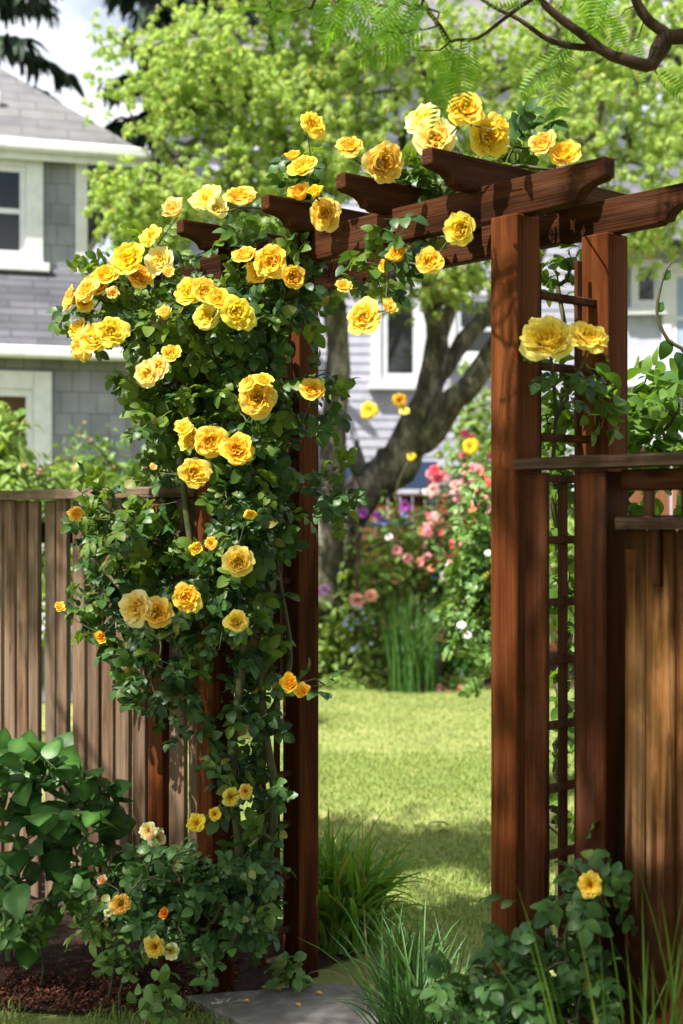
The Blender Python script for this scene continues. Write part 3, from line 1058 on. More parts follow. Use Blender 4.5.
# ------------------------------------------------------------------ left fence
fl = thing('picket_fence', 'brown vertical board fence with flat top rail left of the arbor', 'fence', at(2.4, 0), None)
rough_bar('top_rail', at(2.93, 0, 1.648), (3.14, .1, .036), W_RAIL, fl)
local_box('back_rail', at(2.93, .035, 1.5), (3.14, .035, .08), W_RAIL, fl)
local_box('back_rail', at(2.93, .035, .3), (3.14, .035, .08), W_RAIL, fl)
local_box('fence_post', at(1.62, .01, .82), (.09, .09, 1.62), W_POST, fl)
local_box('fence_post', at(3.4, .05, .82), (.09, .09, 1.62), W_POST, fl)
mb = MB()
x = 1.37
while x < 4.45:
    wd = .08 + rng.normal(0, .004)
    yo = rng.normal(0, .005) - .004
    mb.box((x + wd / 2 - 2.93, yo, rng.normal(0, .006)), np.array([[1, 0, rng.normal(0, .003)], [0, 1, 0], [0, 0, 1]]), (wd, .021, 1.55), .003)
    x += wd + .027 + min(.006, abs(rng.normal(0, .003)))
g = mb.build('board_panel', W_FENCE)
g.location = at(2.93, -.006, .853); g.rotation_euler = (0, 0, ROT); g.parent = fl
bpy.context.view_layer.update(); g.matrix_parent_inverse = fl.matrix_world.inverted()

# ------------------------------------------------------------------ climbing rose
rose = thing('climbing_rose', 'tall climbing rose with many yellow flowers covering the arbor', 'rose bush', (-.45, 4.35, 0))


def rose_depth(px, py):
    d = np.interp(px, [60, 200, 300, 380, 460, 560], [4.42, 4.2, 4.0, 3.72, 3.5, 3.45])
    if py > 360 and px > 110:
        d = max(d, np.interp(px, [110, 200, 320], [4.4, 4.05, 4.2]))
    return d


# pixel centre, depth, pixel radii (x, y), depth radius (m), leaves
blobs = [
    (265, 310, 4.35, 60, 56, .24, 240), (215, 340, 4.4, 75, 76, .28, 340), (150, 325, 4.5, 60, 72, .22, 125),
    (115, 285, 4.45, 45, 44, .15, 46), (140, 300, 4.45, 44, 46, .2, 34), (148, 385, 4.5, 42, 50, .18, 56), (255, 420, 4.4, 70, 85, .25, 430), (180, 430, 4.5, 62, 85, .25, 320),
    (250, 520, 4.4, 66, 80, .24, 400), (155, 540, 4.55, 78, 78, .2, 290), (110, 600, 4.6, 48, 62, .14, 96),
    (230, 610, 4.4, 70, 62, .2, 330), (155, 660, 4.5, 58, 66, .16, 130), (205, 700, 4.45, 50, 60, .14, 64), (265, 680, 4.38, 48, 55, .14, 140),
    (232, 770, 4.4, 48, 60, .12, 84), (265, 800, 4.4, 30, 80, .1, 60), (245, 880, 4.4, 45, 60, .14, 100),
    (330, 490, 4.3, 24, 45, .1, 34), (322, 395, 4.3, 22, 55, .1, 34), (318, 690, 4.3, 16, 28, .08, 16),
    (100, 520, 4.6, 34, 40, .12, 50), (410, 235, 3.72, 40, 36, .12, 62), (415, 180, 3.85, 50, 24, .14, 44), (395, 190, 3.85, 26, 20, .12, 26),
    (300, 205, 4.15, 40, 26, .14, 34), (300, 250, 4.15, 28, 34, .12, 40), (240, 238, 4.3, 40, 18, .14, 28), (155, 250, 4.4, 40, 24, .14, 22),
    (375, 275, 3.85, 30, 26, .08, 22), (520, 135, 3.7, 40, 16, .1, 22), (445, 262, 3.6, 26, 14, .07, 14),
    (470, 160, 3.75, 50, 16, .1, 24), (303, 158, 4.15, 18, 24, .1, 12), (90, 315, 4.4, 34, 34, .1, 24),
]
cen, pts, wts = [], [], []
for (px, py, Y, rx, ry, rz, n) in blobs:
    c = P(px, py, Y)
    s = Y / F
    n = int(n * .84)
    q = in_blob(n, c, (rx * s * .84, rz, ry * s * .86), .5)
    pts.append(q); cen.append(np.repeat((c + np.array([0, .25, -.1]))[None], n, 0))
pts = np.concatenate(pts); cen = np.concatenate(cen)
# stay off the post faces seen in the photograph
qx = CX + F * pts[:, 0] / pts[:, 1]; qy = CY - F * (pts[:, 2] - EYE) / pts[:, 1]
m = ~((qx > 278) & (qx < 324) & (qy > 330) & (rng.random(len(pts)) < .85))
m &= ~((qy > 560) & (rng.random(len(pts)) < .3))
cl = np.array([mnoise.noise(Vector(p * 3.2)) for p in pts])
m &= cl > -.26
pts, cen = pts[m], cen[m]
sunlit_mask = (rng.random(len(pts)) < np.clip(np.interp(pts[:, 0], [-1.0, -.55, -.2, .4], [.9, .78, .3, .35]) * np.interp(pts[:, 2], [1.3, 1.9], [.25, 1]), 0, 1))  # lighter copies gather up and left, painting the lit side of the climber
for nm, mat_, which in (('foliage', L_ROSE, ~sunlit_mask), ('sunlit_foliage', L_ROSE_LIT, sunlit_mask)):
    fol = MB()
    for k in range(3):
        sel = (np.arange(len(pts)) % 3 == k) & which
        n = sel.sum()
        R = leaf_orient(n, cen[sel], pts[sel], up=.55, out=.5, rnd=.6, view=.3)
        fol.inst(ROSE_LEAVES[k], R, pts[sel], rng.uniform(.05, .108, n))
    fol.build(nm, mat_, rose)

# canes: a few old stems from the soil, branching to sampled leaf points
canes = MB()
roots, rpar = [], []
stems = [[(232, 960), (240, 860), (232, 760), (245, 640), (240, 520), (250, 420), (235, 330)],
         [(255, 965), (262, 880), (275, 800), (262, 700), (270, 600), (258, 480), (270, 380), (290, 280)],
         [(215, 955), (205, 880), (222, 800), (215, 700), (200, 600), (185, 500), (180, 400), (165, 320)],
         [(262, 960), (268, 860), (255, 760), (268, 720), (290, 660), (276, 560)]]
for si, stp in enumerate(stems):
    line = poly_tube(canes, stp, np.linspace(5.5, 2.2, len(stp)), 4.38 + .03 * si, sides=7, wob=.1, dense=4)
    for i in range(8, len(line)):
        roots.append(line[i]); rpar.append(-1)
line = poly_tube(canes, [(285, 300), (320, 262), (370, 235), (430, 205), (500, 168), (555, 170)], [3, 3, 2.6, 2.3, 2, 1.6], [4.2, 4.08, 3.92, 3.78, 3.68, 3.62], sides=6, wob=.08)
roots += list(line); rpar += [-1] * len(line)
line = poly_tube(canes, [(235, 330), (190, 300), (150, 280), (110, 290), (85, 320)], [3, 2.6, 2.2, 1.8, 1.5], [4.38, 4.4, 4.4, 4.4, 4.36], sides=6, wob=.08)
roots += list(line); rpar += [-1] * len(line)
line = poly_tube(canes, [(200, 600), (160, 640), (130, 600), (95, 560), (75, 540)], [2.4, 2.2, 2, 1.7, 1.4], [4.44, 4.4, 4.42, 4.5, 4.55], sides=6, wob=.08)
roots += list(line); rpar += [-1] * len(line)
nr = len(roots)
sub = rng.permutation(len(pts))[:750]

FLW = [  # px, py, size px, kind, facing (x right, y up tilt), colour
    (423, 118, 35, 'cup', (-.2, .55), 'p'), (436, 138, 40, 'cup', (.1, .1), 'p'), (466, 108, 38, 'open', (0, .25), 'y'), (489, 137, 43, 'open', (.1, .0), 'y'), (502, 124, 20, 'cup', (.5, .6), 'o'),
    (542, 143, 28, 'cup', (-.7, .3), 'y'), (564, 153, 30, 'cup', (-.1, .3), 'y'), (384, 163, 39, 'open', (.1, -.15), 'y'), (350, 146, 28, 'open', (.1, .6), 'y'), (314, 124, 30, 'loose', (.1, .3), 'y'),
    (293, 155, 17, 'bud', (-.2, .8), 'y'), (303, 166, 29, 'cup', (-.1, .5), 'y'), (299, 192, 24, 'bud', (-.4, .7), 'y'), (315, 191, 17, 'bud', (.3, .6), 'o'), (325, 214, 34, 'open', (.05, -.05), 'y'),
    (205, 196, 36, 'loose', (-.3, .2), 'p'), (217, 208, 22, 'cup', (.4, .1), 'p'), (239, 195, 31, 'open', (-.1, .5), 'o'), (173, 208, 24, 'bud', (-.3, .7), 'po'), (150, 235, 29, 'loose', (-.5, .4), 'y'),
    (129, 259, 30, 'cup', (-.3, .3), 'y'), (139, 276, 26, 'cup', (.6, .1), 'y'), (105, 274, 27, 'cup', (-.2, .5), 'y'), (86, 289, 30, 'open', (-.5, .3), 'y'), (97, 285, 26, 'cup', (0, .5), 'y'),
    (70, 298, 24, 'cup', (-.9, .2), 'y'), (84, 303, 18, 'cup', (-.2, -.5), 'o'), (83, 345, 30, 'loose', (-.4, -.1), 'y'), (95, 338, 27, 'cup', (-.2, .2), 'y'), (111, 331, 33, 'open', (.2, .15), 'y'),
    (77, 329, 20, 'cup', (-.8, .4), 'o'), (81, 352, 20, 'bud', (-.5, -.7), 'o'), (191, 291, 31, 'cup', (-.2, .4), 'y'), (205, 291, 27, 'cup', (.2, .5), 'y'), (219, 299, 26, 'cup', (.2, .5), 'y'),
    (206, 316, 28, 'open', (-.3, .0), 'y'), (238, 312, 33, 'open', (.25, .0), 'y'), (271, 262, 34, 'open', (-.1, .1), 'o'), (258, 272, 23, 'bud', (-.5, -.3), 'o'), (245, 254, 24, 'cup', (-.3, .8), 'o'),
    (294, 277, 20, 'cup', (.3, .0), 'o'), (160, 260, 26, 'cup', (.1, .2), 'p'), (147, 375, 24, 'cup', (-.4, .1), 'p'), (158, 367, 22, 'cup', (-.2, .3), 'p'), (171, 353, 18, 'cup', (-.1, .7), 'y'), (164, 312, 16, 'bud', (-.3, .6), 'po'),
    (460, 228, 29, 'cup', (-.1, .2), 'y'), (430, 261, 25, 'cup', (.2, -.1), 'o'), (397, 254, 20, 'bud', (-.5, .6), 'o'), (384, 266, 14, 'bud', (-.9, .0), 'o'), (363, 318, 33, 'open', (-.1, .0), 'o'),
    (389, 306, 16, 'bud', (.3, .4), 'po'), (344, 286, 15, 'cup', (-.1, .2), 'o'), (258, 398, 37, 'open', (.0, .0), 'y'), (248, 383, 20, 'cup', (-.4, .5), 'y'), (264, 380, 18, 'cup', (.3, .7), 'y'),
    (313, 389, 23, 'cup', (.4, .4), 'o'), (211, 441, 35, 'open', (.0, .05), 'y'), (237, 449, 33, 'open', (.05, -.05), 'o'), (190, 438, 23, 'cup', (-.5, .2), 'y'), (184, 428, 22, 'bud', (-.3, .5), 'p'),
    (194, 472, 30, 'open', (-.05, .0), 'y'), (239, 562, 31, 'cup', (.05, .1), 'y'), (187, 597, 31, 'open', (.1, .2), 'y'), (158, 613, 30, 'cup', (.1, .1), 'y'), (136, 607, 31, 'open', (-.1, .25), 'p'),
    (236, 621, 25, 'open', (.0, .2), 'y'), (211, 543, 15, 'loose', (.2, .2), 'y'), (196, 548, 13, 'bud', (.2, -.4), 'y'), (76, 513, 16, 'bud', (-.1, -.6), 'y'), (60, 607, 11, 'bud', (-.3, .5), 'y'),
    (101, 637, 12, 'bud', (0, -.5), 'o'), (290, 683, 19, 'bud', (-.1, .3), 'o'), (302, 691, 17, 'bud', (.1, .4), 'o'), (250, 514, 12, 'bud', (.2, -.5), 'o'),
    (231, 797, 18, 'loose', (.1, .3), 'y'), (246, 791, 15, 'loose', (.3, .3), 'y'), (196, 822, 22, 'loose', (-.3, .5), 'o'), (215, 814, 15, 'loose', (.1, .4), 'o'), (153, 467, 9, 'bud', (.3, .5), 'po'),
    (168, 272, 14, 'bud', (.3, .4), 'po'), (112, 293, 13, 'bud', (.4, .4), 'po'),
]
COLS = {'y': (1, 1, 1), 'p': (1.04, 1.18, 2.2), 'o': (1, .97, .9), 'po': (1.04, 1.1, 3.2), 'r': (.95, .68, .7)}
fpts, fl_info = [], []
for (px, py, sz, kd, (fx, fz), cc) in FLW:
    Y = rose_depth(px, py) - random.uniform(.06, .14)
    pos = P(px, py, Y)
    face = np.array([fx * 1.2 + random.gauss(0, .22), -1.0, fz * 1.1 + .14 + random.gauss(0, .2)])
    sz *= random.uniform(.9, 1.06)
    fl_info.append((pos, sz * .93 * Y / F, face, kd, cc))
    fpts.append(pos - nrm(face) * sz * .5 * Y / F)
fpts = np.array(fpts)
nodes, par = skeleton(roots, rpar, np.concatenate([pts[sub], fpts]))
draw_branches(canes, nodes, par, nr, .0016, .006, sides=5, sag=.08)
canes.build('cane', M_CANE, rose, smooth=True)
for (pos, s, face, kd, cc) in fl_info:
    put_flower(rose, pos, s, face, kd, tuple(np.array(COLS[cc]) * [random.uniform(.95, 1.02), random.uniform(.9, 1.06), random.uniform(.6, 1.25)]), 'flower' if kd != 'bud' else 'bud')

# pair of roses by the fence cap, own stems of the same climber
for (px, py, sz, sq, face) in ((549, 338, 46, .8, (-.1, .75)), (589, 336, 36, .8, (.25, .85))):
    Y = 3.36
    put_flower(rose, P(px, py, Y), sz * 1.05 * Y / F, (face[0], -1, face[1]), 'open', (1, 1.05, 1.15))

st_ = MB()
poly_tube(st_, [(552, 470), (556, 420), (553, 375), (549, 344)], [2.2, 2, 1.7, 1.4], [3.6, 3.52, 3.45, 3.4], sides=6)
poly_tube(st_, [(556, 420), (572, 385), (584, 360), (589, 342)], [2, 1.7, 1.5, 1.2], [3.52, 3.46, 3.42, 3.39], sides=6)
st_.build('cane', M_CANE, rose, smooth=True)
fo_ = MB()
pp_ = np.array([P(555, 372, 3.38), P(575, 368, 3.4), P(562, 400, 3.46), P(545, 385, 3.44), P(590, 372, 3.42), P(535, 360, 3.42)])
fo_.inst(ROSE_LEAVES[0], basis(np.array([[-.6, -.3, -.4], [.5, -.3, -.8], [.7, -.2, -.2], [-.8, -.2, .1], [.6, -.3, -.7], [-.7, -.3, .3]]), np.tile([[0, -.6, .8]], (6, 1))), pp_, np.array([.075, .085, .07, .06, .06, .05]))
fo_.build('foliage', L_ROSE, rose)

# ------------------------------------------------------------------ generic shrub


def shrub(name, label, cat, blobs, root, leaf, lm, size, nodes_n=60, per=3, tmpl=None, flowers=None, group=None, stem_m=None, rtip=.002, rmax=.012,
          up=.6, out=.6, rnd=.6, view=.2, fname='blossom', fcolors=None, ddown=-.25, sides=4):
    """blobs: (px,py,Y,rx,ry,rz,n). flowers: list of (px,py,Y,size px,kind,colour)"""
    th = thing(name, label, cat, root, group)
    pts, cen = [], []
    for (px, py, Y, rx, ry, rz, n) in blobs:
        c = P(px, py, Y); s = Y / F
        q = in_blob(n, c, (rx * s, rz, ry * s), .55)
        q[:, 2] = np.maximum(q[:, 2], .03)
        pts.append(q); cen.append(np.repeat((c + np.array([0, 0, -ry * s * .4]))[None], n, 0))
    pts = np.concatenate(pts); cen = np.concatenate(cen)
    fo = MB()
    tm = leaf if isinstance(leaf, list) else [leaf]
    for rep in range(per):
        for k, t in enumerate(tm):
            sel = (np.arange(len(pts)) % len(tm)) == k
            n = sel.sum()
            fo.inst(t, leaf_orient(n, cen[sel], pts[sel], up, out, rnd, ddown, view), pts[sel] + rng.normal(0, size * .5, (n, 3)), rng.uniform(size * .7, size * 1.3, n))
    fo.build('foliage', lm, th)
    st = MB()
    sub = pts[rng.permutation(len(pts))[:nodes_n]]
    extra = []
    if flowers:
        extra = [P(f[0], f[1], f[2]) for f in flowers]
        sub = np.concatenate([sub, np.array(extra)])
    rt = np.asarray(root, float)
    r0 = [rt + np.array([dx, dy, 0]) for dx, dy in ((0, 0), (.05, .03), (-.06, .02), (.02, -.05))]
    ring = [p + np.array([0, 0, .06]) for p in r0]
    nodes, par = skeleton(r0, [-1] * 4, sub)
    draw_branches(st, nodes, par, 4, rtip, rmax, sides=sides, sag=.06)
    st.build('stem', stem_m or M_CANE, th, smooth=True)
    if flowers:
        for (px, py, Y, sz, kd, cc) in flowers:
            put_flower(th, P(px, py, Y), sz * Y / F, (random.uniform(-.4, .4), -1, random.uniform(0, .8)), kd, cc, fname)
    return th


# low rose bush by the slab
shrub('rose_bush', 'low rose bush with pale apricot and yellow flowers beside the concrete slab', 'rose bush',
      [(195, 882, 4.35, 70, 34, .2, 66), (130, 898, 4.4, 46, 30, .16, 36), (235, 920, 4.3, 40, 34, .14, 22), (165, 925, 4.3, 50, 18, .12, 24)], P(190, 975, 4.5) * [1, 1, 0],
      ROSE_LEAVES, L_ROSE2, .074, 90, 2, stem_m=M_CANE, rtip=.0017, rmax=.007,
      flowers=[(148, 831, 4.25, 18, 'loose', (1, 1.15, 3.6)), (156, 838, 4.24, 16, 'cup', (1, 1.0, 3.4)), (121, 904, 4.18, 20, 'loose', (1, .85, 1)), (154, 947, 4.15, 22, 'loose', (1, 1, 1.2)), (171, 951, 4.16, 14, 'cup', (1, 1.25, 3.6)),
               (108, 913, 4.2, 8, 'loose', (1, 1.3, 5)), (102, 880, 4.22, 9, 'bud', (1, .9, 5)), (164, 913, 4.2, 10, 'bud', (1, .6, .6))], fname='flower', view=.35, up=.8)
shrub('rose_bush', 'rose bush with one yellow flower at the foot of the right arbor post', 'rose bush',
      [(522, 970, 3.15, 50, 26, .15, 24), (475, 1000, 3.1, 36, 22, .14, 24), (572, 985, 3.1, 30, 38, .12, 16), (572, 915, 3.15, 20, 34, .05, 12), (598, 895, 3.12, 12, 16, .04, 5), (548, 1005, 3.05, 46, 30, .14, 36)], (.42, 3.15, 0),
      ROSE_LEAVES, L_ROSE2, .072, 80, 2, rtip=.0015, rmax=.006, view=.3, up=.8,
      flowers=[(590, 885, 3.02, 24, 'loose', (1, 1, .9))], fname='flower')

# big leaved plant against the left fence
th = thing('leafy_plant', 'large plant with broad glossy green leaves in front of the picket fence', 'plant', P(30, 965, 4.7) * [1, 1, 0])
fo = MB(); st = MB()
lp = []
for (px, py, Y, rx, ry, rz, n) in ((45, 790, 4.6, 72, 36, .25, 62), (20, 762, 4.6, 52, 22, .2, 34), (95, 815, 4.6, 36, 26, .15, 20), (40, 850, 4.6, 75, 45, .25, 56), (20, 920, 4.6, 50, 34, .2, 24), (-60, 850, 4.7, 60, 90, .2, 40), (80, 880, 4.7, 50, 30, .2, 14)):
    c = P(px, py, Y); s = Y / F
    lp.append(in_blob(n, c, (rx * s, rz, ry * s), .5))
lp = np.concatenate(lp)
ctr = np.repeat(P(30, 860, 4.8)[None], len(lp), 0)
o = nrm(lp - ctr)
d = nrm(o * .6 + rng.normal(0, .65, lp.shape) + [0, -.2, -.2])
nn = nrm(np.array([0, -.55, 1.0]) + o * .35 + rng.normal(0, .4, lp.shape))
fo.inst(OVATEV, basis(d, nn), lp, rng.uniform(.055, .135, len(lp)))
fo.build('foliage', L_BIGV, th, smooth=True)
r0 = [P(30, 965, 4.7) * [1, 1, 0], P(45, 965, 4.75) * [1, 1, 0], P(10, 965, 4.7) * [1, 1, 0]]
nd, pr = skeleton(r0, [-1] * 3, lp)
draw_branches(st, nd, pr, 3, .003, .011, sides=6, sag=.05)
st.build('stem', noise_mat('green_stem', [(.3, (.05, .09, .03)), (.7, (.1, .15, .05))], scale=15, rough=.5), th, smooth=True)

# weeds along the bed edge
for (px, py, Y, wpx, lab, lt, lm, sz) in ((90, 925, 4.35, 26, 'small pale fern tuft at the foot of the broad leaved plant', LANCE, L_LIGHT, .05), (22, 930, 4.45, 30, 'low feathery weed at the left edge of the mulch bed', LANCE, L_MID, .05),
                                          (160, 1000, 4.1, 22, 'small scalloped leaf weed in the grass beside the slab corner', OVAL, L_MID, .045), (120, 962, 4.25, 18, 'tiny seedling weed on the bark mulch under the low rose', OVAL, L_MID, .04),
                                          (288, 972, 4.4, 12, 'small weed sprouting against the foot of the left arbor post', OVAL, L_MID, .04), (205, 945, 4.35, 20, 'low dark weed under the low rose next to the slab', OVAL, L_MID, .045)):
    shrub('weed', lab, 'weed', [(px, py, Y, wpx, wpx * .7, wpx * Y / F, 26)], P(px, py + wpx, Y) * [1, 1, 0], lt, lm, sz, 14, 2, rtip=.0012, rmax=.004, group='small weeds in the bed')


# ------------------------------------------------------------------ strap leaved clumps
def clump(name, label, cat, px, py, Y, n, Lr, spread, wr, lean, m, group=None, z0=0.0, azr=None, nseg=7):
    c = P(px, py, Y) * [1, 1, 0]
    th = thing(name, label, cat, c, group)
    mb = MB()
    a = rng.uniform(0, 6.283, n) if azr is None else rng.uniform(azr[0], azr[1], n)
    r = np.sqrt(rng.random(n)) * spread
    a2 = rng.uniform(0, 6.283, n)
    b = np.stack([c[0] + r * np.cos(a2), c[1] + r * np.sin(a2), np.full(n, z0)], -1)
    blades(mb, b, rng.uniform(Lr[0], Lr[1], n), a, np.abs(rng.normal(lean, lean * .5, n)).clip(.02, 1.6), rng.uniform(wr[0], wr[1], n), nseg)
    mb.build('blades', m, th, smooth=True)
    return th


clump('daylily_clump', 'bright green daylily clump behind the left arbor post', 'daylily', 338, 965, 5.0, 330, (.26, .52), .15, (.02, .034), .7, L_BLADE, 'strap leaved clumps')
clump('daylily_clump', 'dark green strap leaf clump at the near edge of the slab', 'daylily', 422, 1075, 3.75, 120, (.3, .55), .11, (.011, .018), .6, L_BLADED, 'strap leaved clumps')
clump('daylily_clump', 'small strap leaf tuft between the slab and the lawn', 'daylily', 405, 985, 4.45, 60, (.2, .36), .08, (.009, .014), .6, L_BLADED, 'strap leaved clumps')
clump('tall_grass', 'tall narrow grass blades in front of the tan board fence', 'grass clump', 660, 1130, 2.75, 90, (.4, .85), .17, (.009, .015), .18, L_BLADE)
clump('dry_leaves_tuft', 'few dry straw coloured strap leaves beside the slab', 'dry leaves', 372, 990, 4.4, 7, (.25, .4), .05, (.008, .012), 1.45, leaf_mat('straw', (.3, .2, .09), (.42, .32, .17), trans=.2, rough=.7))
mb = MB()
mb.inst(OVAL, basis(np.array([[1, .3, .05]]), np.array([[0, .2, 1.]])), np.array([P(430, 835, 6.75) * [1, 1, 0] + [0, 0, .04]]), np.array([.1]))
tag(mb.build('fallen_leaf', leaf_mat('dry_leaf', (.2, .16, .12), (.3, .25, .2), trans=.1)), 'single dry fallen leaf lying on the shaded lawn', 'leaf')

M_FP = leaf_mat('fallen_petal', (.6, .25, .04), (.75, .42, .08), trans=.2, rough=.7)
for px, py in ((268, 988), (281, 991), (304, 990), (316, 993), (243, 1001), (296, 1004)):
    q_ = P(px, py, (EYE - .044) * F / (py - CY)); q_[2] = .047
    mb = MB(); mb.inst(OVAL, basis(np.array([[random.gauss(0, 1), random.gauss(0, 1), .05]]), np.array([[.1, -.2, 1.]])), q_[None], np.array([.022]))
    tag(mb.build('fallen_petal', M_FP), 'small fallen orange petal lying on the concrete slab', 'petal', 'fallen petals on the slab')

# ------------------------------------------------------------------ shrubs behind the right fence and between the posts
shrub('bean_shrub', 'light green broad leaved shrub showing above the right fence cap', 'shrub',
      [(640, 410, 4.3, 42, 34, .22, 60), (610, 430, 4.2, 30, 26, .15, 34), (670, 400, 4.4, 34, 40, .2, 46), (655, 455, 4.3, 45, 20, .2, 46), (655, 500, 4.3, 50, 40, .2, 40)], (.95, 4.4, 0), OVATE, L_BEAN, .058, 90, 2, view=.0, up=.5)
shrub('leafy_vine', 'green vine climbing the trellis between the right arbor posts', 'vine',
      [(560, 395, 3.75, 22, 40, .07, 34), (545, 420, 3.8, 20, 26, .06, 20), (565, 275, 3.8, 22, 24, .06, 22), (600, 400, 3.55, 22, 32, .05, 22), (562, 480, 3.85, 16, 36, .06, 26), (562, 590, 3.9, 18, 70, .08, 34), (563, 700, 3.95, 16, 60, .08, 24), (562, 800, 4.0, 14, 60, .08, 20)],
      (.62, 3.95, 0), OVAL, L_BEAN, .045, 120, 2, view=.0, up=.4)
shrub('climbing_rose', 'dark leafy rose bush growing behind the gateway against the right post', 'rose bush',
      [(482, 560, 7.5, 22, 70, .15, 70), (486, 480, 7.5, 12, 26, .1, 14), (478, 640, 7.5, 22, 42, .15, 50), (466, 600, 7.6, 18, 40, .1, 22), (520, 600, 7.5, 30, 90, .2, 60)],
      P(520, 512, 7.6) * [1, 1, 0], ROSE_LEAVES, L_MID, .1, 80, 2,
      flowers=[(462, 625, 7.2, 9, 'white', (.9, .86, .85)), (468, 635, 7.2, 8, 'white', (.9, .88, .9)), (488, 553, 7.2, 7, 'white', (.9, .9, .88))], view=.2)
# arching twig at the right frame edge
th = thing('rose_shoot', 'thin arching shoot with few leaves beyond the right fence', 'shoot', P(690, 470, 3.4) * [1, 1, 0])
st = MB(); poly_tube(st, [(700, 1040), (712, 700), (716, 470), (690, 362), (668, 340), (657, 312), (664, 275), (672, 262)], [3, 3, 2.6, 2.4, 2, 1.7, 1.4, 1], 3.9, sides=6)
st.build('stem', M_CANE, th, smooth=True)
fo = MB()
tp = np.array([P(668, 340, 3.9), P(657, 312, 3.9), P(664, 280, 3.9), P(690, 362, 3.9), P(676, 352, 3.9), P(682, 268, 3.9)])
fo.inst(OVATE, basis(np.array([[-.3, 0, -1], [.4, 0, .6], [.5, 0, .8], [-.5, -.1, -.9], [.3, 0, -.8], [.6, 0, .4]]), np.tile([[.4, -.8, .5]], (6, 1))), tp, np.array([.06, .035, .035, .06, .06, .035]))
fo.build('foliage', L_BIG, th, smooth=True)

# ------------------------------------------------------------------ silk tree overhead (its trunk stands right of the frame)
th = thing('silk_tree', 'overhanging silk tree with feathery fronds and dark branches above the arbor', 'tree', (2.5, 2.0, 0))
tr = MB()
tr.tube([(2.5, 2.0, -.1), (2.45, 2.0, .8), (2.3, 1.95, 1.7), (2.05, 2.1, 2.5), (1.7, 2.6, 2.7), (1.3, 3.1, 2.74), tuple(P(720, 30, 3.25))], [.17, .13, .11, .085, .05, .035, .022], 12, wob=.05)
q0 = poly_tube(tr, [(720, 30), (683, 36), (662, 40), (652, 64), (632, 62), (605, 52), (590, 40), (565, 22), (540, 0), (520, -30)], [9, 8, 7.5, 7, 6.2, 5.5, 5, 4.4, 3.6, 2.5], [3.25] + [3.2] * 9, sides=9, wob=.03)
q1 = poly_tube(tr, [(654, 62), (668, 38), (650, 22), (638, 5), (630, -20), (618, -60)], [6.5, 6, 5.5, 5, 4.5, 4], 3.22, sides=9, wob=.03)
q2 = poly_tube(tr, [(600, 48), (570, 46), (545, 38), (520, 20), (490, 5), (460, -18)], [4, 3.4, 2.8, 2.2, 1.8, 1.4], 3.22, sides=7, wob=.03)
q3 = poly_tube(tr, [(545, -10), (510, 14), (478, 38), (455, 40), (440, 50)], [2.5, 2.2, 1.8, 1.4, 1], 3.15, sides=6, wob=.03)
tr.tube([tuple(P(618, -60, 3.22)), (.9, 2.6, 3.5), (.5, 1.9, 3.9), (-.4, 1.3, 4.2), (-1.6, .9, 4.5), (-2.6, .7, 4.7)], [.012, .02, .03, .03, .022, .012], 8)
tr.tube([(2.05, 2.1, 2.5), (1.5, 1.6, 3.4), (.5, 1.9, 3.9)], [.08, .06, .03], 9)
tr.tube([(1.5, 1.6, 3.4), (.6, .6, 4.1), (-.8, -.2, 4.5), (-2.0, -.4, 4.8)], [.06, .045, .03, .012], 9)
rts = list(q0) + list(q1) + list(q2) + list(q3)
fp = []
for (px, py, Y, rx, ry, rz, n) in ((430, 2, 3.1, 70, 18, .2, 10), (455, 48, 3.15, 26, 18, .12, 5), (415, 28, 3.0, 36, 20, .12, 5), (330, -22, 3.0, 90, 14, .2, 9), (285, 5, 3.0, 30, 12, .1, 4), (555, -6, 3.2, 40, 12, .15, 5),
                                   (566, 50, 3.25, 10, 8, .06, 2), (655, 72, 3.25, 8, 5, .06, 1), (620, -30, 3.2, 70, 12, .2, 6), (480, -60, 3.1, 200, 10, .2, 6), (630, 25, 3.25, 30, 10, .1, 2)):
    c = P(px, py, Y); s = Y / F
    fp.append(in_blob(n, c, (rx * s, rz, ry * s), .6))
fp = np.concatenate(fp)
nf = len(fp)
# shading crown above and behind the viewer
cp = []
n = 4300
xx = rng.uniform(-4.4, 2.4, n); yy = rng.uniform(-1.2, 5.0, n); zz = 4.6 + rng.normal(0, .28, n) - .01 * (xx + .6) ** 2
zz += np.where(xx > .2, -.25, 0)
gate = np.array([mnoise.noise(Vector((x * 1.25, y * 1.25, 7.7))) for x, y in zip(xx, yy)])
limb = (xx < -1.3) & (xx > -3.0) & (yy > 3.85) & (yy < 4.95) & (gate > -.25)
lim = np.minimum(2.25 + np.maximum(0, -1.4 - xx) * 2.6, 2.85) + .22 * gate
keep = ((gate > -.34) & (yy < lim + .1 * rng.random(n))) | limb
cp = np.stack([xx, yy, zz], -1)[keep]
allp = np.concatenate([fp, cp])
o = nrm(allp - np.array([.8, 1.8, 3.6]))
d = np.concatenate([nrm(rng.normal(0, .55, (nf, 3)) + [-.35, -.1, -.75]), nrm(rng.normal(0, .8, (len(cp), 3)) * [1, 1, .3])])
nn = np.concatenate([nrm(rng.normal(0, .5, (nf, 3)) + [0, -.5, .5]), nrm(rng.normal(0, .3, (len(cp), 3)) + [0, 0, 1])])
fo = MB()
fo.inst(FROND, basis(d, nn), allp, np.concatenate([rng.uniform(.11, .19, nf), rng.uniform(.3, .5, len(cp))]) * 1.0)
fo.build('crown', L_SILK, th)
nd, pr = skeleton(rts, [-1] * len(rts), fp)
draw_branches(tr, nd, pr, len(rts), .0014, .005, sides=5, sag=.1)
rt2 = [np.array(p) for p in ((-.4, 1.3, 4.2), (-1.6, .9, 4.5), (.5, 1.9, 3.9), (.6, .6, 4.1), (-.8, -.2, 4.5), (-2.6, .7, 4.7))]
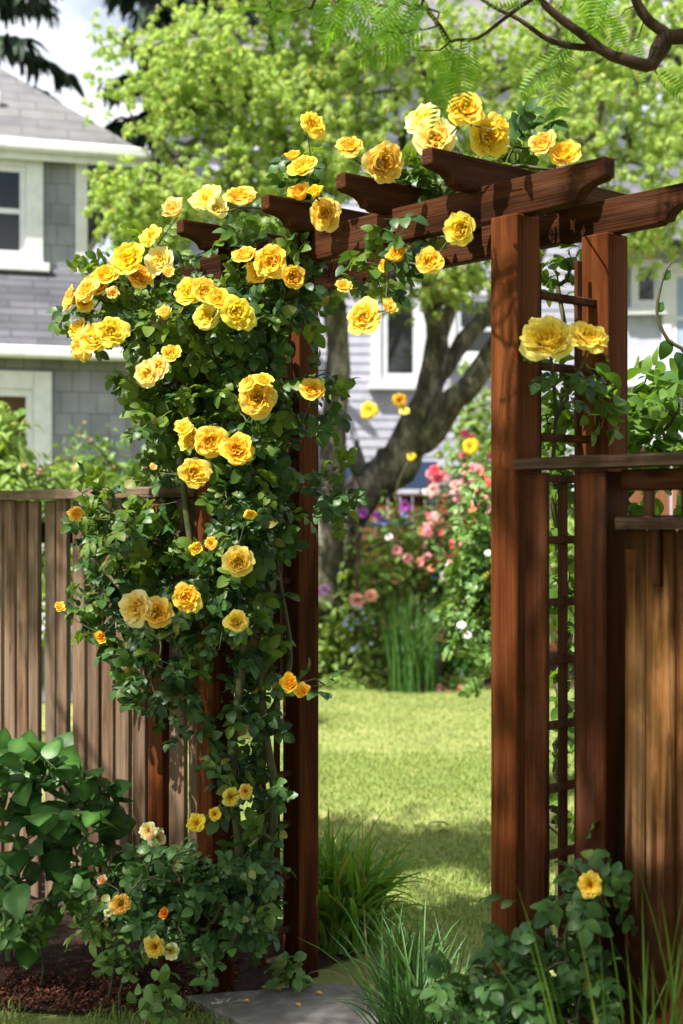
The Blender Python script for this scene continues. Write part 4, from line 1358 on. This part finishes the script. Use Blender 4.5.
sub = cp[rng.permutation(len(cp))[:260]]
nd, pr = skeleton(rt2, [-1] * len(rt2), sub)
draw_branches(tr, nd, pr, len(rt2), .003, .02, sides=4, sag=.06)
tr.build('trunk', M_TWIG, th, smooth=True)


# unseen evergreen shrub added right of the viewer to block sky light
th = thing('unseen_shade_shrub', 'unseen dense evergreen shrub added to block light from the right', 'shrub', (2.6, .4, 0))
q = in_blob(5200, (1.95, .75, 1.9), (1.3, 1.75, 2.0), .4)
q = q[(q[:, 2] > .1) & (q[:, 0] > .28 * q[:, 1] + .5) & (q[:, 0] > .6) & ((q - at(0, -.45))[:, :2] @ Vv[:2] < 0)]
fo = MB(); fo.inst(OVATE, leaf_orient(len(q), np.repeat([[2.5, .2, 1.6]], len(q), 0), q, .4, .7, .4), q, rng.uniform(.12, .22, len(q))); fo.build('foliage', L_BIG, th)
st = MB(); nd, pr = skeleton([np.array([2.2, .6, 0.])], [-1], q[:160]); draw_branches(st, nd, pr, 1, .006, .05, sides=5); st.build('stem', M_TWIG, th)


# ------------------------------------------------------------------ trees behind
def crown_tree(name, label, base_draw, blobs, lt, lm, size, per, nodes_n, root, group, bark=M_BARK, rtip=.006, rmax=.09, up=.4, out=.4, rnd=.5, ddown=-.9, view=.1, thin=.92):
    th = thing(name, label, 'tree', root, group)
    tr = MB()
    rts = base_draw(tr)
    pts, cen = [], []
    for (px, py, Y, rx, ry, rz, n) in blobs:
        c = P(px, py, Y); s = Y / F
        q = in_blob(n, c, (rx * s, rz, ry * s), .55)
        pts.append(q); cen.append(np.repeat(c[None] - [0, 0, ry * s * .4], n, 0))
    pts = np.concatenate(pts); cen = np.concatenate(cen)
    nz = np.array([mnoise.noise(Vector(p * 1.1)) for p in pts])
    k = (nz > -.16) & (rng.random(len(pts)) < thin)
    pts, cen = pts[k], cen[k]
    idx = rng.permutation(len(pts))[:nodes_n]
    nd, pr = skeleton(rts, [-1] * len(rts), pts[idx])
    draw_branches(tr, nd, pr, len(rts), rtip, rmax, sides=5, sag=.08)
    tr.build('trunk', bark, th, smooth=True)
    fo = MB()
    tm = lt if isinstance(lt, list) else [lt]
    for r in range(per):
        for kk, t in enumerate(tm):
            sel = np.arange(len(pts)) % len(tm) == kk
            n = sel.sum()
            fo.inst(t, leaf_orient(n, cen[sel], pts[sel], up, out, rnd, ddown, view), pts[sel] + rng.normal(0, size * (.5 + r * .5), (n, 3)), rng.uniform(size * .75, size * 1.25, n))
    fo.build('crown', lm, th)
    return th


def main_trunk(tr):
    a = poly_tube(tr, [(330, 600), (338, 560), (346, 525), (366, 488), (396, 466), (412, 432), (427, 396), (437, 350), (433, 310), (425, 270), (410, 225), (395, 180)], [22, 19, 18, 20, 22, 18, 13.5, 11, 9.5, 8, 6, 4], 13.2, sides=12, wob=.07)
    b = poly_tube(tr, [(408, 450), (432, 432), (450, 404), (470, 385), (492, 352), (520, 300), (545, 240)], [15, 14, 13, 12, 10, 7, 5], [13.2, 13.1, 13, 12.9, 12.8, 12.6, 12.4], sides=12, wob=.08)
    c = poly_tube(tr, [(436, 380), (452, 358), (468, 335), (486, 315), (510, 270), (530, 210)], [9, 9, 8.5, 8, 6, 4], [13.2, 13.3, 13.4, 13.5, 13.7, 14], sides=10, wob=.08)
    d = poly_tube(tr, [(437, 350), (452, 300), (455, 260)], [8, 6, 4], [13.2, 13.3, 13.3], sides=8)
    return list(a[20:]) + list(b[8:]) + list(c[6:]) + list(d[2:])


crown_tree('cherry_tree', 'gnarled mossy tree with leaning forked trunk seen through the gateway', main_trunk,
           [(470, 190, 12.3, 130, 95, 1.0, 700), (590, 140, 12.3, 120, 90, 1.0, 640), (420, 90, 12.6, 120, 80, 1.0, 560), (560, 40, 12.6, 140, 80, 1.0, 560), (400, 285, 12.2, 90, 26, .7, 130), (650, 210, 12.2, 70, 60, .8, 260), (460, 280, 12.6, 50, 26, .7, 80), (360, 180, 12.4, 80, 80, .8, 260), (680, 60, 12.4, 90, 110, .9, 340)],
           HANGS, L_SPRING, .07, 2, 420, P(335, 600, 13.2) * [1, 1, 0], 'trees behind the lawn', rtip=.0055)


def left_trunk(tr):
    a = poly_tube(tr, [(326, 620), (328, 560), (331, 500), (334, 430), (338, 370), (336, 320), (325, 260), (300, 200), (270, 150)], [17, 15, 13.5, 12.5, 12, 12, 10, 8, 5], 12.7, sides=12, wob=.05)
    b = poly_tube(tr, [(336, 320), (300, 250), (250, 215), (205, 205), (170, 195)], [7, 6, 5, 4, 3], [12.7, 12.4, 12, 11.6, 11.3], sides=8)
    c = poly_tube(tr, [(325, 262), (300, 170), (260, 110), (205, 70), (170, 40)], [7, 6, 5, 4, 3], [12.7, 12.6, 12.3, 12, 11.8], sides=8)
    return list(a[14:]) + list(b[3:]) + list(c[3:])


crown_tree('cherry_tree', 'straight trunked tree just inside the left gateway post', left_trunk,
           [(235, 70, 11.8, 110, 70, .9, 620), (300, 150, 12.1, 100, 90, .9, 480), (175, 100, 11.7, 50, 60, .7, 190), (165, 205, 11.2, 50, 40, .6, 170), (122, 208, 10.8, 34, 42, .4, 105), (92, 60, 11.4, 26, 60, .4, 50), (230, 190, 11.8, 80, 60, .7, 260), (330, 40, 12.2, 90, 70, .9, 400), (280, -30, 12, 140, 60, 1, 400), (110, 40, 11.7, 26, 26, .4, 26)],
           HANGS, L_SPRING, .07, 2, 380, P(327, 610, 12.7) * [1, 1, 0], 'trees behind the lawn', rtip=.0055)


def far_trunk(px, Y, ytop, r):
    def f(tr):
        base = P(px, 512, Y); base[2] = -.1
        top = P(px, ytop, Y)
        pts = [base + (top - base) * t + np.array([rng.normal(0, .1) if 0 < t < 1 else 0, 0, 0]) for t in np.linspace(0, 1, 7)]
        tr.tube(pts, np.linspace(r, r * .4, 7), 9, wob=.05)
        return pts[2:]
    return f


for (px, Y, yt, lab, bl) in (
        (600, 25, 80, 'tall light green tree behind the right side of the gnarled tree', [(600, 70, 25, 120, 130, 2.4, 520), (560, 190, 24, 100, 80, 2, 340), (660, 190, 24, 80, 80, 2, 300)]),
        (440, 27, 60, 'far leafy tree rising behind the pale clapboard house', [(430, 40, 27, 140, 120, 2.5, 560)]),
        (740, 22, 120, 'far tree standing right of the bluish house', [(740, 110, 22, 110, 140, 2.2, 520)])):
    crown_tree('leafy_tree', lab, far_trunk(px, Y, yt, .28), bl, HANGS, L_TREE2, .2, 2, 140, (P(px, 512, Y) * [1, 1, 0]), 'trees behind the lawn', rtip=.016, rmax=.2)


# conifers behind the grey house
def conifer(label, px, Y, ztop, rbase, n, z0=1.5, side=None):
    base = P(px, 512, Y) * [1, 1, 0]
    th = thing('conifer_tree', label, 'conifer', base, 'dark conifers')
    tr = MB()
    tr.tube([base + [0, 0, -.1], base + [0, 0, ztop * .5], base + [0, 0, ztop]], [.35, .22, .03], 10, wob=.05)
    fo = MB()
    spr = leaf_tmpl(lambda t: .13 * math.sin(math.pi * (.1 + .85 * t)) + .01, 3, fold=.5, droop=.35)
    for i in range(n):
        z = z0 + (ztop - z0) * rng.random() ** 1.1
        az = rng.uniform(0, 6.283)
        L = rbase * (1 - z / ztop) * rng.uniform(.7, 1.15) + .3
        hd = np.array([math.cos(az), math.sin(az), 0])
        bp = [base + [0, 0, z] + hd * L * t + np.array([0, 0, -.32 * L * t ** 1.5 + .12 * L * t]) for t in np.linspace(0, 1, 6)]
        tr.tube(bp, np.linspace(.035, .008, 6), 4, cap=False)
        m = int(24 + L * 40)
        tt = rng.uniform(.12, 1, m)
        pp = np.array([np.interp(tt, np.linspace(0, 1, 6), np.array(bp)[:, k]) for k in range(3)]).T
        sidev = np.array([-hd[1], hd[0], 0])
        dd = hd * .6 + sidev * rng.choice([-1, 1], m)[:, None] * rng.uniform(.2, 1, m)[:, None] + np.c_[np.zeros((m, 2)), rng.uniform(-1.0, -.1, m)]
        fo.inst(spr, basis(dd, np.tile([[0, 0, 1.]], (m, 1)) + rng.normal(0, .3, (m, 3))), pp, rng.uniform(.16, .4, m))
    fo.build('crown', L_CON, th)
    tr.build('trunk', M_BARK, th, smooth=True)


conifer('tall dark conifer behind the roof at the far left', -40, 17.5, 15, 2.2, 150, 5)
conifer('dark conifer between the grey house and the spring tree', 205, 19, 15, 2.3, 200, 2)
conifer('dark conifer hidden behind the spring tree crown', 330, 25, 19, 3, 150, 3)

# ------------------------------------------------------------------ grey shingle house
TH = math.radians(17)
HX = np.array([math.cos(TH), math.sin(TH), 0]); HY = np.array([-HX[1], HX[0], 0])
K = np.array([(86 - CX) / F * 12.0, 12.0, 0])            # upper wall's right corner


def H(x, y, z):
    return K + HX * x + HY * y + Z * z


house = thing('shingle_house', 'grey shingled two storey house with white window trim at the left', 'house', K)
HAX = np.array([HX, HY, Z])
M_SH = shingle_mat('grey_wall_shingles', (.25, .26, .31), (.29, .3, .35), (.16, .165, .2), .15, .18, mortar=.005)
M_RF = shingle_mat('roof_shingles', (.145, .145, .157), (.185, .182, .19), (.12, .12, .13), .4, .11, mortar=.008)
M_RF2 = shingle_mat('pent_roof_shingles', (.085, .086, .102), (.125, .125, .148), (.07, .07, .084), .34, .07, mortar=.008)


def hbox(name, x0, x1, y0, y1, z0, z1, m, parent=house, bev=.005, ax=None, org=None):
    c = H((x0 + x1) / 2, (y0 + y1) / 2, (z0 + z1) / 2)
    mb = MB(); mb.box((0, 0, 0), np.eye(3), (x1 - x0, y1 - y0, z1 - z0), bev)
    o = mb.build(name, m)
    o.location = c; o.rotation_euler = (0, 0, TH); o.parent = parent
    bpy.context.view_layer.update(); o.matrix_parent_inverse = parent.matrix_world.inverted()
    return o


def hpoly(name, pts, faces, m, parent=house, zfix=True):
    mb = MB(); mb.add(np.array([H(*p) - K for p in pts]), faces)
    V = np.concatenate(mb.v)
    c, s = math.cos(-TH), math.sin(-TH)
    mb.v = [np.stack([V[:, 0] * c - V[:, 1] * s, V[:, 0] * s + V[:, 1] * c, V[:, 2]], -1)]
    o = mb.build(name, m)
    o.location = K; o.rotation_euler = (0, 0, TH); o.parent = parent
    bpy.context.view_layer.update(); o.matrix_parent_inverse = parent.matrix_world.inverted()
    return o


hbox('upper_wall', -8, 0, 0, 5, 2.6, 4.86, M_SH)
hbox('lower_wall', -8, .55, -.6, 5, 0, 3.0, M_SH)
hbox('corner_board', -.09, .012, -.022, .1, 3.55, 4.74, M_WHITE)
# hip roof with soffit and gutter
ez = 4.74
hpoly('hip_roof', [(-8.5, -.16, ez), (.5, -.16, ez), (.5, 5.5, ez), (-8.5, 5.5, ez), (-5.6, 2.5, ez + 1.75), (-1.45, 1.7, ez + 1.62), (-1.45, 3.2, ez + 1.62), (-5.6, 2.5, ez + 1.75),
                   (-8.5, -.16, ez - .03), (.5, -.16, ez - .03), (.5, 5.5, ez - .03), (-8.5, 5.5, ez - .03)],
      [[0, 1, 5, 4], [1, 2, 6, 5], [2, 3, 4, 6], [3, 0, 4], [5, 6, 4], [8, 11, 10, 9]], M_RF)
hbox('gutter', -8.5, .52, -.22, -.13, ez - .07, ez + .03, M_WHITE, bev=.02)
hbox('gutter', .47, .56, -.13, 5.5, ez - .07, ez + .03, M_WHITE, bev=.02)
hbox('fascia', -8.5, .5, -.128, -.1, ez - .13, ez - .035, M_WHITE)
vp = MB(); vpp = H(-.75, .35, ez + .36); vp.tube([vpp - Z * .15, vpp + Z * .22], [.035, .035], 12)
vp.build('vent_pipe', M_WHITE, house, smooth=True)
# pent roof between the storeys
hpoly('pent_roof', [(-8.5, -.78, 2.9), (.7, -.78, 2.9), (0.02, -.004, 3.7), (-8.5, -.004, 3.7), (.7, .6, 2.9), (-8.5, -.78, 2.87), (.7, -.78, 2.87), (.7, .6, 2.87), (-8.5, .6, 2.87), (.02, .6, 3.68)],
      [[0, 1, 2, 3], [1, 4, 9, 2], [5, 8, 7, 6]], M_RF2)
hbox('gutter', -8.5, .74, -.85, -.76, 2.83, 2.93, M_WHITE, bev=.02)


def window(x0, x1, z0, z1, y, muntins, mid, sash_tr=.05, trim=.14, sill=True, name='window', pane_m=None, parent=house):
    wobj = bpy.data.objects.new(name, None); COL.objects.link(wobj)
    wobj.location = H((x0 + x1) / 2, y, z0); wobj.rotation_euler = (0, 0, TH); wobj.parent = parent
    bpy.context.view_layer.update(); wobj.matrix_parent_inverse = parent.matrix_world.inverted()
    mb = MB()
    for (a0, a1, b0, b1) in ((x0, x0 + trim, z0, z1), (x1 - trim, x1, z0, z1), (x0 + trim, x1 - trim, z1 - trim, z1), (x0 + trim, x1 - trim, z0, z0 + .05)):
        mb.box(H((a0 + a1) / 2, y - .02, (b0 + b1) / 2), HAX, (a1 - a0 - .002, .05, b1 - b0 - .002), .004)
    mb.build('frame', M_WHITE, wobj)
    ix0, ix1, iz0, iz1 = x0 + trim, x1 - trim, z0 + .05, z1 - trim
    mb = MB()
    t = sash_tr
    for (a0, a1, b0, b1) in ((ix0, ix0 + t, iz0, iz1), (ix1 - t, ix1, iz0, iz1), (ix0 + t, ix1 - t, iz1 - t, iz1), (ix0 + t, ix1 - t, iz0, iz0 + t)):
        mb.box(H((a0 + a1) / 2, y - .006, (b0 + b1) / 2), HAX, (a1 - a0, .03, b1 - b0), .003)
    if mid:
        zm = iz0 + (iz1 - iz0) * mid
        mb.box(H((ix0 + ix1) / 2, y - .008, zm), HAX, (ix1 - ix0 - 2 * t, .036, .045), .003)
        for k in range(muntins):
            xm = ix0 + (ix1 - ix0) * (k + 1) / (muntins + 1)
            mb.box(H(xm, y - .007, (zm + iz1) / 2), HAX, (.022, .02, iz1 - zm - t), .002)
    mb.build('sash', M_WHITE, wobj)
    mb = MB(); mb.box(H((ix0 + ix1) / 2, y - .006, (iz0 + iz1) / 2), HAX, (ix1 - ix0 - t, .006, iz1 - iz0 - t), .001)
    mb.build('pane', pane_m or M_GLASS, wobj)
    if sill:
        mb = MB(); mb.box(H((x0 + x1) / 2, y - .05, z0 - .045), HAX, (x1 - x0 + .1, .11, .075), .006)
        mb.build('sill', M_WHITE, wobj)
    return wobj


window(-1.75, -.37, 3.74, 4.72, 0, 2, .5, trim=.15)
window(-3.6, -2.2, 3.74, 4.72, 0, 2, .5, trim=.15)
M_ROOM = noise_mat('dim_doorway', [(.3, (.04, .02, .012)), (.7, (.11, .06, .035))], scale=4, rough=.8)
window(-1.6, -.35, .6, 2.74, -.6, 0, 0, trim=.15, sash_tr=.06, pane_m=M_ROOM)

# ------------------------------------------------------------------ pale clapboard house behind the tree
T2 = math.radians(6)
K2 = np.array([-2.3, 18.0, 0]); TH_, HX_, HY_, K_, HAX_ = TH, HX, HY, K, HAX


def set_house(th, k):
    global TH, HX, HY, K, HAX
    TH = th; HX = np.array([math.cos(th), math.sin(th), 0]); HY = np.array([-HX[1], HX[0], 0]); K = k
    HAX = np.array([HX, HY, Z])


def siding(name, x0, x1, y, z0, z1, m, parent, step=.125):
    """overlapping clapboards facing the viewer"""
    mb = MB()
    z = z0
    while z < z1:
        h = min(step, z1 - z)
        V = [H(x0, y - .014, z), H(x1, y - .014, z), H(x1, y - .004, z + h), H(x0, y - .004, z + h), H(x0, y, z), H(x1, y, z)]
        mb.add(V, [[0, 1, 2, 3], [4, 5, 1, 0]])
        z += step
    return mb.build(name, m, parent)


set_house(T2, K2)
M_CLAP = plain('pale_lavender_paint', (.44, .44, .53), rough=.6)
h2 = thing('clapboard_house', 'pale lavender clapboard house behind the gnarled tree', 'house', K2)
hbox('wall', 0, 6.2, 0, 6, 0, 7.6, M_CLAP, h2)
siding('siding', 0, 6.2, -.002, .2, 7.6, M_CLAP, h2)
hbox('corner_board', -.06, .07, -.04, .1, 0, 7.6, M_WHITE, h2)
hpoly('roof', [(-.4, -.5, 7.55), (6.6, -.5, 7.55), (6.6, 6.5, 7.55), (-.4, 6.5, 7.55), (-.4, 3, 10), (6.6, 3, 10)], [[0, 1, 5, 4], [2, 3, 4, 5], [0, 4, 3], [1, 2, 5], [0, 3, 2, 1]], M_RF, h2)
hxp = lambda px: (px - CX) / F * 18.2 + 2.3
window(hxp(372), hxp(431), EYE + (CY - 384) / F * 18.3, EYE + (CY - 285) / F * 18.3, -.03, 0, 0, trim=.13, sash_tr=.09, parent=h2)
window(hxp(448), hxp(520), EYE + (CY - 360) / F * 18.3, EYE + (CY - 285) / F * 18.3, -.03, 1, .45, trim=.13, sash_tr=.07, parent=h2)
window(hxp(225), hxp(262), EYE + (CY - 150) / F * 18.3, EYE + (CY - 95) / F * 18.3, -.03, 0, 0, trim=.1, sash_tr=.07, parent=h2)

K3 = np.array([3.2, 15.6, 0])
set_house(math.radians(-8), K3)
h3 = thing('blue_house', 'bluish white rendered house right of the arbor behind the shrubs', 'house', K3)
M_BLUE = plain('bluish_render', (.42, .44, .55), rough=.6)
hbox('wall', 0, 6, 0, 5, 0, 4.6, M_BLUE, h3)
hpoly('roof', [(-.4, -.5, 4.58), (6.4, -.5, 4.58), (6.4, 5.5, 4.58), (-.4, 5.5, 4.58), (-.4, 2.5, 6.2), (6.4, 2.5, 6.2)], [[0, 1, 5, 4], [2, 3, 4, 5], [0, 4, 3], [1, 2, 5], [0, 3, 2, 1]], M_RF2, h3)
window(.1, .45, 3.9, 4.45, -.03, 0, 0, trim=.05, sash_tr=.04, parent=h3)
window(.45, 1.5, 3.2, 4.4, -.03, 1, .5, trim=.1, sash_tr=.06, parent=h3, pane_m=plain('blue_blind', (.3, .38, .58)))
hbox('ledge', -.02, 6, -.14, -.03, 3.0, 3.12, M_WHITE, h3)

# ------------------------------------------------------------------ back fences
def back_fence(label, p0, p1, z0, z1, bw=.14):
    a, b = np.array([*p0, 0.]), np.array([*p1, 0.])
    L = np.linalg.norm(b - a); u = (b - a) / L; v = np.array([u[1], -u[0], 0])
    if v[1] > 0:
        v = -v
    th = thing('board_fence', label, 'fence', (a + b) / 2, 'redwood fences behind')
    mb = MB(); x = 0; k = 0
    ax = np.array([u, -v, Z])
    while x < L:
        mb.box(a + u * (x + bw / 2) + v * (.006 * (k % 2)) + Z * (z0 + z1) / 2, ax, (bw - .012, .02, z1 - z0 + rng.normal(0, .01)), .003)
        x += bw; k += 1
    mb.build('board_panel', W_BACK, th)
    mb = MB(); mb.box((a + b) / 2 + Z * (z1 + .02) + v * .01, ax, (L, .1, .035), .004)
    mb.build('top_rail', W_RAIL, th)
    for t in (0.02, .5, .98):
        mb = MB(); mb.box(a + u * L * t - v * .07 + Z * z1 / 2, ax, (.09, .09, z1), .004)
        mb.build('fence_post', W_BACK, th)


back_fence('reddish board fence behind the flower bed and tree trunk', (-3.4, 15.4), (3.0, 15.4), 0, 1.75)
back_fence('orange board fence glimpsed above the right fence cap', (1.5, 8.6), (5.0, 7.6), 0, 1.95)

# ------------------------------------------------------------------ flower bed behind the lawn
PK, PKL, SAL, PUR, WH, BL, RD, YL = (.9, .16, .22), (.9, .45, .5), (.95, .36, .24), (.55, .13, .62), (.9, .85, .86), (.35, .4, .8), (.75, .06, .06), (.95, .72, .05)


def rf(n, px0, px1, py0, py1, Y, s0, s1, cols):
    return [(random.uniform(px0, px1), random.uniform(py0, py1), Y + random.uniform(-.3, .1), random.uniform(s0, s1), 'white', random.choice(cols)) for _ in range(n)]


G = 'flower bed plants behind the lawn'
shrub('pink_rose_bush', 'bush full of pink and salmon roses at the back of the flower bed', 'rose bush', [(440, 545, 13.0, 55, 45, .5, 300), (470, 500, 13.2, 40, 40, .5, 180), (420, 600, 13.0, 40, 50, .5, 160)],
      P(440, 690, 13.1) * [1, 1, 0], DIAM, L_LIGHT, .085, 80, 3, group=G, rtip=.004, rmax=.02,
      flowers=rf(52, 420, 500, 468, 535, 12.3, 7, 13, [PK, PKL, SAL, (.95, .5, .5), (.95, .6, .6)]) + rf(20, 405, 485, 515, 570, 12.3, 6, 11, [SAL, PK, PKL]) + rf(16, 462, 500, 430, 480, 12.5, 5, 9, [PKL, PK, (.95, .6, .6)]) + rf(5, 420, 460, 480, 510, 12.4, 6, 9, [WH]))
shrub('flowering_shrub', 'pale green shrub with a few purple blooms beside the trunk', 'shrub', [(345, 600, 12.9, 36, 50, .5, 190), (385, 565, 12.9, 34, 50, .5, 190), (330, 650, 12.6, 34, 40, .4, 170), (375, 640, 12.8, 40, 34, .4, 140)],
      P(350, 690, 12.8) * [1, 1, 0], DIAM, L_LIGHT, .095, 80, 3, group=G, rtip=.004, rmax=.02,
      flowers=[(363, 513, 12.4, 11, 'white', PUR), (378, 515, 12.4, 10, 'white', PUR), (384, 521, 12.4, 9, 'white', BL), (405, 506, 12.4, 12, 'white', PUR), (389, 537, 12.4, 8, 'white', WH), (397, 550, 12.3, 11, 'white', PKL), (357, 600, 12.2, 17, 'white', (.95, .5, .42)), (371, 596, 12.2, 13, 'white', (.95, .55, .35)), (325, 590, 12.2, 11, 'white', (.7, .45, .8)), (318, 592, 12.2, 8, 'white', PUR), (405, 515, 12.4, 8, 'white', BL)])
clump('iris_clump', 'upright green iris leaf clump in the middle of the flower bed', 'iris', 414, 688, 12.1, 200, (.5, .95), .22, (.014, .024), .34, L_BLADED, G)
shrub('leafy_plant', 'dark leafy bush right of the iris clump', 'bush', [(470, 640, 12.6, 30, 45, .4, 150), (455, 590, 12.9, 34, 40, .4, 110)], P(468, 690, 12.7) * [1, 1, 0], DIAM, L_BIG, .11, 60, 3, group=G, rtip=.004, rmax=.02,
      flowers=rf(6, 440, 490, 560, 640, 12.2, 6, 11, [WH, WH, PKL]))
shrub('edging_plant', 'low light green edging plant with pink flowers along the lawn', 'plant', [(400, 684, 12.25, 34, 8, .15, 90), (450, 687, 12.25, 36, 6, .15, 70), (345, 684, 12.3, 32, 10, .15, 80)], P(420, 690, 12.25) * [1, 1, 0], DIAM, L_LIGHT, .06, 30, 3, group=G,
      flowers=[(426, 689, 12.05, 7, 'white', PK), (440, 688, 12.05, 8, 'white', PKL), (463, 689, 12.05, 9, 'white', PK), (449, 693, 12.0, 5, 'white', PK)])
shrub('small_blue_plant', 'hazy blue flowered plant between pale shrub and iris clump', 'plant', [(356, 640, 12.4, 18, 34, .2, 60), (372, 672, 12.4, 14, 14, .2, 30)], P(365, 690, 12.3) * [1, 1, 0], LANCE, L_LIGHT, .08, 40, 2, group=G,
      flowers=rf(12, 345, 375, 605, 655, 12.2, 3, 6, [(.45, .6, .8), (.6, .65, .85)]))
shrub('far_shrub', 'yellow green shrub at the right end of the flower bed', 'shrub', [(475, 430, 15, 40, 70, .5, 220), (520, 470, 14.5, 50, 90, .6, 320), (560, 540, 13, 50, 90, .6, 260)], P(520, 690, 14) * [1, 1, 0], DIAM, L_LIGHT, .11, 80, 3, group=G, rtip=.004, rmax=.02)
shrub('yellow_rose', 'tall thin yellow rose standing in the flower bed before the house', 'rose bush', [(390, 520, 11.9, 14, 30, .1, 14), (440, 520, 11.9, 40, 20, .2, 14)], P(395, 680, 12.3) * [1, 1, 0], DIAM, L_MID, .08, 14, 2, group=G, rtip=.004, rmax=.01,
      flowers=[(369, 410, 11.8, 18, 'white', YL), (400, 400, 11.8, 15, 'white', (.95, .62, .05)), (404, 410, 11.8, 11, 'white', (.95, .85, .2)), (470, 446, 11.8, 16, 'white', YL), (411, 456, 11.9, 9, 'white', YL), (488, 575, 11.9, 12, 'white', YL)])
# garden lantern on a pole
lp0 = P(357, 690, 12.4) * [1, 1, 0]
th = thing('garden_torch', 'slim garden torch on a pole at the foot of the tree', 'garden torch', lp0)
mb = MB(); mb.tube([lp0 - Z * .1, P(357, 475, 12.4)], [.018, .018], 8); mb.build('pole', W_RAIL, th, smooth=True)
mb = MB(); mb.tube([P(357, 476, 12.4), P(357, 470, 12.4), P(357, 460, 12.4), P(357, 455, 12.4), P(357, 445, 12.4), P(357, 440, 12.4)], [.03, .065, .075, .06, .025, .02], 12); mb.build('lamp_head', M_METAL, th, smooth=True)
# blue bench behind the trunk
bq = P(368, 512, 14.6) * [1, 1, 0]
th = thing('garden_bench', 'blue garden bench partly hidden behind the tree trunks', 'bench', bq)
M_BB = plain('blue_paint', (.035, .06, .13))
for (nm, c, s) in (('backrest', (0, .2, 1.98), (1.5, .05, .3)), ('seat', (0, 0, 1.45), (1.5, .45, .05)), ('leg', (-.7, -.18, .72), (.06, .06, 1.44)), ('leg', (.7, -.18, .72), (.06, .06, 1.44)), ('leg', (-.7, .2, 1.0), (.06, .06, 2.0)), ('leg', (.7, .2, 1.0), (.06, .06, 2.0))):
    mb = MB(); mb.box(bq + np.array(c), np.eye(3), s, .01); mb.build(nm, M_BB, th)

# ------------------------------------------------------------------ planting in front of the grey house
G2 = 'plants before the grey house'
shrub('flowering_shrub', 'lush light green shrub at the far left over the fence', 'shrub', [(2, 450, 9.4, 24, 46, .3, 130), (60, 492, 9.6, 50, 24, .4, 170), (-40, 460, 9.4, 50, 60, .4, 200), (10, 490, 9.4, 40, 30, .4, 150), (20, 580, 9.3, 90, 70, .3, 260), (120, 590, 9.3, 60, 70, .3, 160)], P(20, 690, 9.5) * [1, 1, 0], DIAM, L_LIGHT, .095, 70, 3, group=G2, rtip=.004, rmax=.02,
      flowers=rf(4, 5, 90, 450, 485, 9.1, 3, 6, [(.75, .5, .25), PKL]))
shrub('tall_weedy_plant', 'loose reddish tipped plant before the grey shingle wall', 'plant', [(75, 460, 10.2, 22, 32, .2, 44), (108, 462, 10.3, 18, 36, .2, 44), (100, 490, 10, 40, 20, .3, 110)], P(90, 690, 10.2) * [1, 1, 0], DIAM, L_MID, .075, 40, 2, group=G2, rtip=.004, rmax=.012,
      flowers=rf(5, 55, 120, 420, 470, 9.9, 3, 6, [(.6, .35, .16), (.7, .45, .2)]))
shrub('pink_flower_plant', 'pink flowering plant glimpsed behind the climbing rose', 'plant', [(150, 480, 9.6, 30, 30, .3, 110)], P(150, 690, 9.7) * [1, 1, 0], DIAM, L_MID, .085, 30, 3, group=G2, rtip=.004, rmax=.012,
      flowers=[(157, 437, 9.2, 10, 'white', (.85, .2, .5)), (146, 464, 9.2, 9, 'white', (.85, .2, .5)), (152, 440, 9.2, 7, 'white', (.85, .3, .5))])
